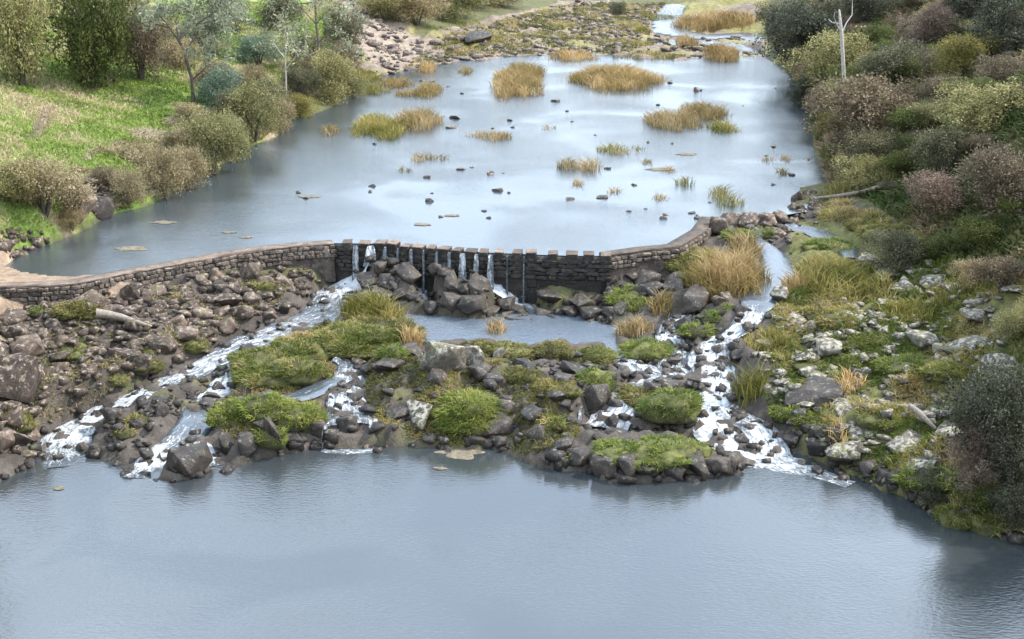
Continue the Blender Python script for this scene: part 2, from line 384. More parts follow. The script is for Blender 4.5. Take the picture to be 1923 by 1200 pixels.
# the foot of the weir, the rubble slope, the islands and channels
cp([(0, 575, 2.65), (83, 556, 2.8), (233, 540, 2.8), (333, 521, 2.75), (433, 502, 2.7), (567, 490, 2.5), (630, 512, 1.9), (700, 546, 1.4), (800, 560, 1.25), (900, 565, 1.2), (1000, 572, 1.15), (1100, 565, 1.3), (1180, 545, 1.65), (1250, 520, 2.1), (1300, 490, 2.6), (1350, 450, 2.9),
    (-80, 620, 2.6), (-100, 760, 1.8), (0, 650, 2.0), (100, 640, 2.0), (200, 600, 2.25), (300, 600, 2.0), (400, 570, 2.0), (500, 540, 2.0), (550, 560, 1.7), (480, 590, 1.75), (350, 640, 1.55), (200, 680, 1.6), (100, 720, 1.45), (0, 720, 1.75), (0, 800, 1.0), (50, 830, .5), (60, 770, 1.0), (150, 740, 1.0), (250, 700, 1.3),
    (300, 770, .85), (250, 800, .65), (390, 715, .95), (520, 690, 1.25), (560, 660, 1.35), (470, 680, 1.2), (520, 725, 1.05), (700, 600, 1.55), (620, 630, 1.45), (760, 640, 1.45), (700, 645, 1.35), (500, 780, .9), (420, 790, .7), (570, 780, .85), (500, 830, .45),
    (730, 740, 1.1), (740, 800, .75), (820, 690, 1.45), (880, 720, 1.25), (880, 790, .65), (960, 700, 1.35), (960, 760, 1.0), (1060, 720, 1.2), (1060, 780, .9), (1120, 700, 1.1), (1000, 830, .45), (1060, 850, .4), (900, 655, 1.32), (1000, 660, 1.36), (1100, 665, 1.34), (800, 660, 1.34), (1150, 665, 1.3),
    (850, 600, .75), (950, 600, .75), (1050, 615, .75), (1110, 635, .8), (850, 630, .8), (960, 630, .8),
    (1240, 755, 1.1), (1290, 760, 1.05), (1190, 748, 1.0), (1230, 850, .6), (1320, 860, .5), (1160, 850, .55), (1380, 872, .3), (1180, 590, 1.6), (1210, 640, 1.35), (1230, 560, 1.9), (1310, 600, 1.95), (1340, 580, 2.2), (1370, 500, 2.75), (1320, 530, 2.35), (1390, 660, 1.85), (1420, 720, 1.4), (1450, 760, 1.05), (1560, 520, 2.85), (1500, 490, 2.95), (1500, 560, 2.7)])

CPa = np.array(CP); CPx = CPa[:, :2] + RNG.normal(0, 1e-3, (len(CPa), 2))
D = np.hypot(*(CPx[:, None] - CPx[None]).transpose(2, 0, 1))
A = np.zeros((len(CPa) + 3,) * 2); A[:-3, :-3] = -D - np.eye(len(CPa)) * .05
A[:-3, -3] = 1; A[:-3, -2:] = CPx; A[-3, :-3] = 1; A[-2:, :-3] = CPx.T
SOL = np.linalg.solve(A, np.concatenate((CPa[:, 2], np.zeros(3))))
def rbf(x, y):
    x = np.asarray(x, float).ravel(); y = np.asarray(y, float).ravel(); r = np.empty(len(x))
    for s in range(0, len(x), 20000):
        e = slice(s, s + 20000)
        d = np.hypot(x[e, None] - CPx[None, :, 0], y[e, None] - CPx[None, :, 1])
        r[e] = -d @ SOL[:-3] + SOL[-3] + x[e] * SOL[-2] + y[e] * SOL[-1]
    return r

# the crest of the weir, front upper edge (pixels at crest height)
ZC = 3.30
CREST_L = [(-110, 546), (0, 538), (70, 536), (143, 531), (233, 513), (333, 495), (433, 476), (533, 463), (627, 456)]
CREST_C = [(627, 456), (710, 457), (757, 462), (813, 466), (880, 472), (967, 476), (1073, 480), (1140, 480)]
CREST_R = [(1140, 480), (1207, 470), (1273, 464), (1323, 434), (1342, 408)]
CREST = [P(x, y, ZC)[:2] for x, y in CREST_L + CREST_C[1:] + CREST_R[1:]]

# streams: (px, py, level, half width in m, foam)
STREAMS = {
 'left_stream': [(700, 484, 2.75, .28, .34), (682, 510, 2.1, .45, .36), (650, 538, 1.52, 1.0, .36), (615, 565, 1.42, .85, .16), (600, 590, 1.36, .95, .05), (545, 612, 1.28, 1.0, .10), (475, 640, 1.18, 1.05, .10), (415, 668, 1.08, .8, .18), (345, 700, .9, .55, .24), (270, 737, .68, .55, .26), (205, 768, .45, .7, .28), (145, 797, .22, .85, .32), (118, 830, .07, .8, .30), (112, 858, .03, .8, .2), (108, 880, .02, .6, .02)],
 'weir_chute': [(868, 486, 2.8, .26, .36), (892, 508, 2.42, .34, .38), (935, 541, 1.85, .45, .38), (975, 566, 1.32, .55, .34), (1005, 582, 1.14, .4, .05)],
 'weir_trickle': [(768, 500, 2.3, .18, .2), (785, 535, 1.6, .25, .22), (795, 562, 1.2, .4, .2), (815, 580, 1.13, .4, 0.)],
 'weir_rill': [(835, 500, 2.3, .18, .2), (860, 545, 1.5, .25, .22), (865, 572, 1.15, .35, .1)],
 'left_branch': [(440, 668, 1.06, .4, .10), (432, 700, .95, .4, .2), (410, 735, .72, .55, .3), (370, 752, .62, .5, .22), (370, 785, .56, .65, .0), (345, 818, .48, .6, .06), (310, 838, .40, .5, .2), (283, 862, .15, .45, .34), (258, 886, .03, .55, .26), (248, 900, .02, .5, .05)],
 'left_side_fall': [(350, 815, .47, .3, .1), (385, 838, .30, .3, .25), (398, 862, .05, .3, .3), (402, 878, .02, .35, .15)],
 'middle_stream': [(625, 668, 1.2, .35, .0), (665, 676, 1.12, .5, .1), (655, 705, 1.0, .6, .22), (648, 735, .88, .6, .24), (652, 765, .76, .75, .24), (655, 785, .71, .8, .1), (656, 795, .66, .8, .05), (657, 802, .52, .7, .1)],
 'middle_side_stream': [(655, 700, 1.0, .4, .05), (610, 720, .95, .5, .0), (560, 742, .90, .45, .0), (515, 745, .86, .3, .0), (465, 752, .76, .3, .0), (425, 748, .7, .3, .15)],
 'side_channel': [(1414, 424, 3.12, .3, .22), (1418, 445, 2.9, .3, .1), (1455, 475, 2.76, .6, -.2), (1462, 510, 2.70, .75, -.2), (1445, 540, 2.62, .7, -.2), (1425, 565, 2.55, .7, -.15), (1410, 590, 2.35, .45, .2), (1385, 620, 1.95, .45, .22), (1345, 640, 1.6, .6, .22), (1330, 665, 1.4, .7, .25), (1345, 700, 1.12, .8, .24), (1345, 735, .9, .8, .3), (1340, 775, .62, .8, .36), (1345, 810, .36, .8, .36), (1385, 838, .12, .9, .36), (1440, 859, .05, 1.1, .34), (1520, 882, .03, .7, .24), (1605, 912, .02, .4, .10)],
 'fall_foam': [(598, 844, .02, .2, .08), (640, 848, .025, .28, .14), (700, 844, .03, .32, .2), (722, 844, .02, .2, .06)],
 'upper_right_rivulet': [(1470, 420, 3.12, .5, .12), (1530, 430, 3.08, .6, .0), (1590, 460, 2.98, .5, -.2), (1600, 485, 2.93, .3, -.2)],
 'right_chute': [(1295, 585, 1.85, .3, .2), (1258, 605, 1.6, .4, .25), (1255, 632, 1.35, .5, .3), (1268, 660, 1.2, .65, .15), (1262, 690, 1.05, .75, .2), (1310, 715, .98, .6, .25), (1350, 738, .88, .4, .3)],
 'pool_outlet': [(1150, 655, 1.16, .4, .0), (1172, 672, 1.1, .5, .28), (1205, 692, 1.03, .7, .28), (1240, 705, 1.0, .8, .24), (1210, 715, .97, .5, .1), (1172, 735, .88, .5, .1), (1160, 765, .66, .65, .34), (1140, 795, .38, .8, .32), (1130, 808, .3, .8, .2)],
 'island_back_channel': [(1105, 812, .30, .3, .1), (1180, 815, .27, .5, .12), (1270, 825, .2, .45, .1), (1340, 835, .14, .5, .26)],
 'right_fan': [(1345, 760, .72, .5, .3), (1400, 785, .58, .6, .2), (1430, 805, .46, .6, .22), (1450, 832, .2, .6, .3), (1455, 860, .05, .7, .3)],
 'far_stream': [(1268, 8, 3.45, 1.2, .25), (1250, 35, 3.32, 1.4, .05), (1262, 58, 3.26, 1.9, -.1), (1320, 68, 3.24, 1.6, .0), (1400, 62, 3.23, 1.3, -.05), (1435, 80, 3.2, 1.2, -.1)],
 'far_riffle': [(1290, 78, 3.26, 1.0, .0), (1340, 80, 3.25, 1.3, .25), (1390, 88, 3.2, 1.0, .05), (1410, 100, 3.17, 1.0, -.1)],
}
SW = {}
for k, v in STREAMS.items():
    a = np.array([(*P(x, y, z), hw, fo) for x, y, z, hw, fo in v])
    t = np.concatenate(([0], np.cumsum(np.hypot(*np.diff(a[:, :2], axis=0).T))))
    s = np.linspace(0, t[-1], max(12, int(t[-1] / .14)))
    a = np.column_stack([np.interp(s, t, a[:, i]) for i in range(5)])
    ker = np.ones(7) / 7
    for i in (0, 1, 3):
        a[:, i] = np.convolve(np.pad(a[:, i], 3, mode='edge'), ker, 'valid')
    SW[k] = np.column_stack((a, s))

def stream_info(x, y, full=False):
    """distance beyond the edge of the nearest stream and that stream's level"""
    x = np.asarray(x, float).ravel(); y = np.asarray(y, float).ravel()
    best = np.full(len(x), 1e3); lev = np.zeros(len(x)); fom = np.zeros(len(x))
    for a in SW.values():
        q = a[::2]
        m = (x > q[:, 0].min() - 3) & (x < q[:, 0].max() + 3) & (y > q[:, 1].min() - 3) & (y < q[:, 1].max() + 3)
        if not m.any(): continue
        d = np.hypot(x[m, None] - q[None, :, 0], y[m, None] - q[None, :, 1]) - q[None, :, 3]
        j = d.argmin(1); dm = d[np.arange(len(j)), j]
        i = np.where(m)[0]; u = dm < best[i]
        best[i[u]] = dm[u]; lev[i[u]] = q[j[u], 2]; fom[i[u]] = q[j[u], 4]
    if full: return best, lev, fom
    return best, lev

ROCKZONE = [P(x, y, z)[:2] for x, y, z in [(-150, 560, 3.2), (0, 545, 3.2), (630, 470, 3), (1140, 490, 3), (1280, 470, 3), (1350, 410, 3.2), (1480, 380, 3.2), (1580, 380, 3.4), (1750, 470, 3.2), (1923, 560, 3.2), (2000, 700, 3), (1950, 850, 2), (1720, 920, .5), (1540, 900, 0), (1100, 930, 0), (500, 920, 0), (0, 930, 0), (-120, 900, 0)]]
FARBED = [P(x, y, z)[:2] for x, y, z in [(655, 165, 3.3), (640, 0, 6.5), (720, 0, 6.0), (790, 80, 3.9), (870, 50, 4.1), (1060, 0, 4.3), (1440, -10, 4.0), (1440, 110, 3.2), (1200, 125, 3.2), (920, 118, 3.2), (760, 150, 3.2)]]
LEFTGRASS = [P(x, y, z)[:2] for x, y, z in [(-250, 480, 5), (0, 470, 4), (140, 420, 4.), (280, 365, 3.9), (400, 300, 4.0), (510, 240, 4.0), (640, 150, 4), (650, 60, 5.3), (640, -30, 7.5), (400, -60, 10), (-250, -60, 12), (-400, 200, 9)]]
RIGHTBANK = [P(x, y, z)[:2] for x, y, z in [(1440, 60, 3.6), (1500, 135, 3.4), (1530, 220, 3.4), (1560, 300, 3.5), (1570, 350, 3.5), (1680, 400, 3.8), (1923, 470, 4.6), (2100, 450, 8), (2200, 100, 12), (1950, -60, 12), (1600, -60, 9), (1450, -20, 5)]]

xs = np.concatenate((-np.geomspace(900, 46, 14), np.arange(-45, -24, .7), np.arange(-24, 24, .21), np.arange(24, 45.1, .7), np.geomspace(46, 900, 14)))
ys = np.concatenate((-np.geomspace(900, 5, 16), np.arange(0, 38, .8), np.arange(38, 62, .2), np.arange(62, 118, .42), np.arange(118, 180, .8), np.geomspace(181, 1500, 20)))
X, Y = np.meshgrid(xs, ys); sh = X.shape; xf, yf = X.ravel(), Y.ravel()
cxf, cyf = np.clip(xf, -60, 60), np.clip(yf, -60, 230)
Hh = rbf(cxf, cyf)
outd = np.hypot(xf - cxf, yf - cyf)
Hh = Hh + np.where(outd > 0, smooth(0, 300, outd) * (10 * fbm(np.column_stack((xf, yf)) / 90., 31) + 4), 0)
Hh = np.minimum(Hh, 26)
m_rock = inpoly(ROCKZONE, xf, yf); m_far = inpoly(FARBED, xf, yf); m_lg = inpoly(LEFTGRASS, xf, yf); m_rb = inpoly(RIGHTBANK, xf, yf)
p2 = np.column_stack((xf, yf))
# rock: stepped blocks between joints
warp = np.column_stack((xf + .5 * fbm(p2 * 1.1, 3), yf * 1.25 + .5 * fbm(p2 * 1.1, 4)))
blocks = (np.floor(fbm(warp * .95, 5, 3) * 9) / 9 - .5)
rough_ = (fbm(p2 * 2.3, 8, 4) - .5)
blocks2 = np.floor(fbm(warp * 2.3 + 9, 6, 2) * 7) / 7 - .5
Hh = Hh + np.where(m_rock, .85 * blocks + .4 * blocks2 + .4 * rough_, 0)
Hh = Hh + np.where(m_far, .8 * (fbm(p2 * .55, 9, 4) - .5) + .5 * rough_, 0)
Hh = Hh + np.where(m_lg, .7 * (fbm(p2 * .33, 12, 4) - .5) + .18 * rough_, 0)
Hh = Hh + np.where(m_rb, .9 * (fbm(p2 * .4, 14, 4) - .5) + .3 * rough_, 0)
# streambeds
sdist, slev, sfoam = stream_info(xf, yf, True)
bedn = np.clip(fbm(p2 * 2.6, 71, 3) - .545, 0, 1) * 2.6 * np.clip((sfoam - .02) * 8, 0, 1) * (yf < 60)
carve = np.minimum(np.maximum(Hh, slev - .1), slev - .17 + np.clip(bedn, 0, .27))
Hh = np.where(sdist < 0.05, carve, np.where(sdist < .5, np.maximum(Hh, slev - .1) * smooth(.05, .5, sdist) + carve * (1 - smooth(.05, .5, sdist)), Hh))
# beds of the pools stay under water
MIDPOOL = [P(x, y, ZM)[:2] for x, y in [(770, 566), (850, 578), (990, 576), (1080, 592), (1130, 606), (1152, 625), (1160, 650), (1100, 648), (1075, 652), (1030, 642), (985, 656), (930, 642), (870, 640), (815, 650), (796, 655), (795, 600)]]
mp_ = inpoly(MIDPOOL, xf, yf); dmp, _ = seg_dist(MIDPOOL + [MIDPOOL[0]], xf, yf)
Hh = np.where(mp_, np.minimum(Hh, ZM - .05 - np.minimum(dmp, .5) * .7), Hh)
Hh = np.where(~mp_ & (dmp < .45) & (sdist > .1) & (yf < 52.8), np.maximum(Hh, ZM + .08 + .12 * vnoise(p2 * 3, 77)), Hh)
UPPOLY = [P(x, y, ZU)[:2] for x, y in UP_L + UP_F + [(1300, 112), (1400, 108)] + UP_R[1:] + [(1440, 405), (1345, 420)]] + [tuple(c + np.array((0, .5))) for c in CREST[::-1][1:]]
up_ = inpoly(UPPOLY, xf, yf); dup_, _ = seg_dist(UPPOLY + [UPPOLY[0]], xf, yf)
Hh = np.where(up_, np.minimum(Hh, ZU - .04 - np.minimum(dup_, 2) * .25), Hh)
LOWPOLY = [P(x, y, 0)[:2] for x, y in LOW] + [(15.5, 33), (16.5, 26), (18, 5), (18, -60), (-20, -60), (-20, 5), (-18.5, 24), (-18, 34), (-17.5, 40)]
lo_ = inpoly(LOWPOLY, xf, yf); dlo, _ = seg_dist(LOWPOLY + [LOWPOLY[0]], xf, yf)
Hh = np.where(lo_, np.minimum(Hh, -.05 - np.minimum(dlo, 2) * .3), Hh)
Hh = np.where(~lo_ & m_rock & (sdist > .3), np.maximum(Hh, .10 + np.minimum(dlo, .6) * .35), Hh)
# behind the weir the bed drops at once, in front the slope starts at the foot
dcr, par = seg_dist(CREST, xf, yf)
pile = inpoly([tuple(c) for c in CREST[8:]] + [tuple(c - np.array((0, 2.6))) for c in CREST[8:][::-1]], xf, yf) & (sdist > .15)
Hh = np.where(pile, np.maximum(Hh, ZM + np.where(par < 12.6, 1.75, np.where(par < 15, .85, 1.35)) - .62 * dcr + .7 * blocks), Hh)
behind = up_ & (dcr < .9)
mudp = inpoly([P(x, y, ZU)[:2] for x, y in [(-90, 545), (-60, 505), (15, 500), (50, 512), (110, 520), (190, 516), (262, 503), (200, 518), (140, 528), (0, 537)]], xf, yf)
Hh = np.where(mudp, ZU + .015 + .05 * vnoise(p2 * 1.5, 91), Hh)
HG = Hh.reshape(sh)

def height(x, y):
    x = np.atleast_1d(np.asarray(x, float)); y = np.atleast_1d(np.asarray(y, float))
    i = np.clip(np.searchsorted(xs, x) - 1, 0, len(xs) - 2); j = np.clip(np.searchsorted(ys, y) - 1, 0, len(ys) - 2)
    fx = (x - xs[i]) / (xs[i + 1] - xs[i]); fy = (y - ys[j]) / (ys[j + 1] - ys[j])
    return (HG[j, i] * (1 - fx) + HG[j, i + 1] * fx) * (1 - fy) + (HG[j + 1, i] * (1 - fx) + HG[j + 1, i + 1] * fx) * fy

TT = np.arange(30, 320, .12)
def hit(px, py):
    d = ray(px, py); q = d[None] * TT[:, None]; q[:, 2] += CAM_H
    under = q[:, 2] < height(q[:, 0], q[:, 1])
    k = under.argmax() if under.any() else len(TT) - 1
    a, b = TT[max(k - 1, 0)], TT[k]
    for _ in range(12):
        m = (a + b) / 2; v = d * m
        if v[2] + CAM_H < height(v[0], v[1])[0]: b = m
        else: a = m
    v = d * b; return np.array((v[0], v[1], height(v[0], v[1])[0]))

# ground colours (what the ground is, not how it is lit)
G = np.zeros((len(xf), 3))
n1 = fbm(p2 * .25, 41, 4); n2 = fbm(p2 * 1.1, 42, 4); n3 = fbm(p2 * .12, 43, 3)
def lerp(a, b, t): return np.array(a)[None] * (1 - t[:, None]) + np.array(b)[None] * t[:, None]
G[:] = lerp((.085, .09, .035), (.15, .145, .06), n2)
gl = lerp((.11, .19, .028), (.21, .26, .06), n2); gl = np.where(True, gl * (1 - smooth(.52, .64, n1)[:, None]) + np.array((.34, .27, .17)) * smooth(.52, .64, n1)[:, None], gl)
G[m_lg] = gl[m_lg]
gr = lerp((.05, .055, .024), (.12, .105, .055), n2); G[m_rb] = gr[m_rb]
rk = lerp((.05, .042, .037), (.17, .14, .12), n2); ms = smooth(.56, .64, n1 * .6 + n2 * .4)
rk = rk * (1 - .6 * ms[:, None]) + np.array((.13, .14, .03)) * .6 * ms[:, None]; G[m_rock] = rk[m_rock]
rp = inpoly([P(x, y, z)[:2] for x, y, z in [(1440, 600, 2), (1500, 400, 3.2), (1923, 480, 4), (2000, 900, 2), (1700, 920, .5), (1490, 800, .8)]], xf, yf)
rpc = lerp((.08, .085, .03), (.22, .21, .075), n2); G[rp] = rpc[rp]
fb = lerp((.15, .115, .09), (.37, .295, .235), n2); fy_ = smooth(.5, .6, n1)
fb = fb * (1 - .7 * fy_[:, None]) + np.array((.26, .24, .06)) * .7 * fy_[:, None]; G[m_far] = fb[m_far]
# the bare pale talus on the far bank and the foot path on the grassy bank
TALUS = [P(x, y, z)[:2] for x, y, z in [(655, 0, 6.8), (700, 50, 5.2), (745, 105, 3.8)]]
dt, _ = seg_dist(TALUS, xf, yf); ft = smooth(4.2, 2.6, dt + 1.5 * (n2 - .5)); G = G * (1 - ft[:, None]) + lerp((.27, .205, .16), (.41, .33, .265), n2) * ft[:, None]
wet = (up_ | lo_ | mp_); G[wet] = np.array((.07, .06, .04))
mud = inpoly([P(x, y, ZU)[:2] for x, y in [(-80, 560), (-80, 480), (20, 478), (80, 500), (230, 508), (250, 525), (140, 545)]], xf, yf)
G[mud] = np.array((.34, .25, .18))
me = mesh_np('ground', np.column_stack((xf, yf, Hh)), (lambda a: np.stack((a[:-1, :-1], a[:-1, 1:], a[1:, 1:], a[1:, :-1]), -1).reshape(-1, 4))(np.arange(X.size).reshape(sh)),
             {'gcol': ('POINT', 'FLOAT_COLOR', np.column_stack((G, np.ones(len(G)))))})
m, n, b, _ = new_mat('ground')
ga = N(n, 'ShaderNodeAttribute', attribute_name='gcol'); gg = N(n, 'ShaderNodeNewGeometry')
c1 = mix(n, .8, ga.outputs['Color'], ramp(n, noise(n, gg.outputs['Position'], 2.2, 6, .65), [(.3, (.45, .43, .4)), (.7, (1.45, 1.45, 1.4))]), 'MULTIPLY')
c1 = mix(n, .5, c1, ramp(n, noise(n, gg.outputs['Position'], 17, 3, .6), [(.3, (.5,)), (.7, (1.4,))]), 'MULTIPLY')
n.links.new(c1, b.inputs['Base Color']); b.inputs['Roughness'].default_value = .95
bump(n, noise(n, gg.outputs['Position'], 6, 6, .7), .9, .12, b)
tag(obj('ground', me, m), kind='structure')

# foot path: a thin sheet following the ground
def ribbon_on_ground(name, pts, hw, mat, lift=.05):
    pts = [hit(x, y) for x, y in pts]; pts = np.array(pts)
    t = np.concatenate(([0], np.cumsum(np.hypot(*np.diff(pts[:, :2], axis=0).T)))); s = np.arange(0, t[-1], .3)
    c = np.column_stack([np.interp(s, t, pts[:, i]) for i in (0, 1)])
    tg = np.gradient(c, axis=0); tg /= np.linalg.norm(tg, axis=1)[:, None]; nn = np.column_stack((-tg[:, 1], tg[:, 0]))
    k = np.linspace(-1, 1, 5); wv = hw * (.7 + .6 * vnoise(np.column_stack((s * .9, s * 0)), 5))
    q = c[:, None] + nn[:, None] * k[None, :, None] * wv[:, None, None]
    z = height(q[..., 0].ravel(), q[..., 1].ravel()) + lift - .12 * (np.abs(np.tile(k, len(s))) > .9)
    V = np.column_stack((q.reshape(-1, 2), z)); a = np.arange(len(V)).reshape(len(s), 5)
    return tag(obj(name, mesh_np(name, V, np.stack((a[:-1, :-1], a[:-1, 1:], a[1:, 1:], a[1:, :-1]), -1).reshape(-1, 4)), mat), kind='structure')
M['dirt'] = rock_mat('path_dirt', (.16, .11, .08), (.24, .17, .125), (.33, .245, .185))
ribbon_on_ground('path', [(60, 262), (75, 238), (85, 215), (95, 198), (125, 186), (150, 178), (190, 158), (215, 142)], .42, M['dirt'])

# ------------------------------------------------------------------ water
def sheet(name, poly, z, mat):
    me = bpy.data.meshes.new(name); me.from_pydata([(x, y, z) for x, y in poly], [], [list(range(len(poly)))]); me.update()
    if me.polygons[0].normal.z < 0: me.flip_normals()
    return tag(obj(name, me, mat), kind='structure')
up_sheet = [tuple(c + np.array((0, .32))) for c in CREST] + [tuple(P(x, y, ZU)[:2]) for x, y in [(1420, 412), (1530, 395)]] + [(20, 64), (26, 80), (32, 110), (34, 134), (-25, 134), (-26, 100), (-28, 70), (-26, 54.5)]
sheet('upper_pool', up_sheet, ZU, M['water_up'])
sheet('middle_pool', [tuple(P(x, y, ZM)[:2]) for x, y in [(745, 556), (1000, 560), (1150, 575), (1200, 655), (1165, 672), (1000, 675), (790, 672), (750, 610)]], ZM, M['water_mid'])
sheet('lower_pool', [(-45, -120), (45, -120), (45, 48.5), (-45, 48.5)], 0.0, M['water_low'])

def stream_mesh(name, a):
    c = a[:, :2]; tg = np.gradient(c, axis=0); tg /= np.linalg.norm(tg, axis=1)[:, None] + 1e-9
    nn = np.column_stack((-tg[:, 1], tg[:, 0])); K = 19; k = np.linspace(-1, 1, K); s = a[:, 5]
    z = a[:, 2].copy(); st = np.floor(z / .17 + .5 * fbm(np.column_stack((s * .8, s * 0)), 3)) * .17
    slope = np.abs(np.gradient(z, s + 1e-6 * np.arange(len(s))))
    z = np.where(slope > .09, z * .45 + st * .55 + .03, z)
    z = np.convolve(np.pad(z, 1, mode='edge'), [.25, .5, .25], 'valid')
    hw = a[:, 3] * (1.0 + .6 * (fbm(np.column_stack((s * 1.3, s * 0 + 7)), 9) - .5))
    q = c[:, None] + nn[:, None] * k[None, :, None] * hw[:, None, None]
    qq = q.reshape(-1, 2); fo = np.repeat(a[:, 4], K); kk = np.tile(k, len(s))
    slp = np.repeat(np.abs(np.gradient(z, s + 1e-6 * np.arange(len(s)))), K)
    foam = fo + np.clip(slp * .35, 0, .22) - .12 * np.abs(kk) ** 3
    zz = np.repeat(z, K) - .10 * np.abs(kk) ** 4 + np.clip(foam, 0.02, .5) * .55 * (fbm(np.column_stack((qq * 4.2, np.zeros(len(qq)))), 21, 3) - .5)
    V = np.column_stack((qq, zz)); g = np.arange(len(V)).reshape(len(s), K)
    flow = np.column_stack((kk * np.repeat(hw, K), np.repeat(s, K), np.full(len(V), sum(map(ord, name)) % 17)))
    return mesh_np(name, V, np.stack((g[:-1, :-1], g[:-1, 1:], g[1:, 1:], g[1:, :-1]), -1).reshape(-1, 4),
                   {'foam': ('POINT', 'FLOAT', foam), 'flow': ('POINT', 'FLOAT_VECTOR', flow)}, True)
for k_, a in SW.items():
    tag(obj(k_, stream_mesh(k_, a), M['foam']), kind='structure')

def fall(name, top, bottom, w0, w1, foam=.32, out=.25):
    """a sheet of falling water from a lip to its foot (world points)"""
    top, bottom = np.array(top), np.array(bottom); S, K = 16, 9
    t = np.linspace(0, 1, S); k = np.linspace(-1, 1, K)
    V, fo, fl = [], [], []
    side = np.array((1., 0.05, 0)); L = np.linalg.norm(bottom - top)
    for ti in t:
        p = top * (1 - ti) + bottom * ti
        p = p.copy(); p[2] = top[2] + (bottom[2] - top[2]) * ti ** 1.6
        wv = w0 + (w1 - w0) * ti
        for ki in k:
            j = .07 * (vnoise(np.array([[ki * 3 + top[0] * 5, ti * 2.5, top[1]]]), 3)[0] - .5)
            V.append(p + side * ki * wv + np.array((0, -.05 + j + .06 * (1 - ki * ki), 0)))
            fo.append(foam - .1 * abs(ki) ** 2); fl.append((ki * wv, ti * L, top[0]))
    g = np.arange(S * K).reshape(S, K)
    me = mesh_np(name, V, np.stack((g[:-1, :-1], g[:-1, 1:], g[1:, 1:], g[1:, :-1]), -1).reshape(-1, 4), {'foam': ('POINT', 'FLOAT', fo), 'flow': ('POINT', 'FLOAT_VECTOR', fl)}, True)
    return tag(obj(name, me, M['foam']), kind='structure')

# ------------------------------------------------------------------ the weir
import bmesh
weir = empty('weir', (*P(700, 460, 1.2)[:2], 1.2))
tag(weir, 'long low stone weir with a notched crest across the river', 'weir')
W0 = np.array(weir.location)
def dense(line, step=.3):
    a = np.array(line); t = np.concatenate(([0], np.cumsum(np.hypot(*np.diff(a, axis=0).T))))
    s = np.linspace(0, t[-1], max(2, int(t[-1] / step)))
    return np.column_stack([np.interp(s, t, a[:, i]) for i in (0, 1)]), s
def wall_part(name, line, top, thick, mat, zb, batter=.1, off=0.0, rough=.03):
    c, s = dense(line); tg = np.gradient(c, axis=0); tg /= np.linalg.norm(tg, axis=1)[:, None]; nb = np.column_stack((-tg[:, 1], tg[:, 0]))
    zb = np.full(len(c), zb) if np.isscalar(zb) else zb
    rows = []
    H = 6
    for k in range(H + 1):
        f = k / H; z = zb + (top - zb) * f
        j = rough * (fbm(np.column_stack((s * 3, np.full(len(s), f * 5))), 6) - .5) * 2
        rows.append(np.column_stack((c - nb * (off + batter * (1 - f) + j[:, None]), z)))
    rows.append(np.column_stack((c + nb * (thick - off), np.full(len(c), top)))); rows.append(np.column_stack((c + nb * (thick - off), zb)))
    K = len(rows); V = np.stack(rows, 1).reshape(-1, 3) - W0
    g = np.arange(len(V)).reshape(len(c), K); F = np.stack((g[:-1, :-1], g[1:, :-1], g[1:, 1:], g[:-1, 1:]), -1).reshape(-1, 4)
    caps = [tuple(g[0]), tuple(g[-1][::-1])]
    me = mesh_np(name, V, [F, np.array([caps[0]]), np.array([caps[1]])])
    return obj(name, me, mat, weir)
wl = [P(x, y, ZC)[:2] for x, y in CREST_L]; wc = [P(x, y, ZC)[:2] for x, y in CREST_C]; wr = [P(x, y, ZC)[:2] for x, y in CREST_R]
wall_part('wall', wl, 3.22, .62, M['masonry'], 1.6)
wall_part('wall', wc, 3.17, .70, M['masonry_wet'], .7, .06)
wall_part('wall', wr, 3.24, .62, M['masonry'], 1.2, .12)
wall_part('coping', wl, 3.28, .64, M['cap'], 3.222, 0, .02, .05)
wall_part('coping', wr, 3.30, .64, M['cap'], 3.242, 0, .02, .05)
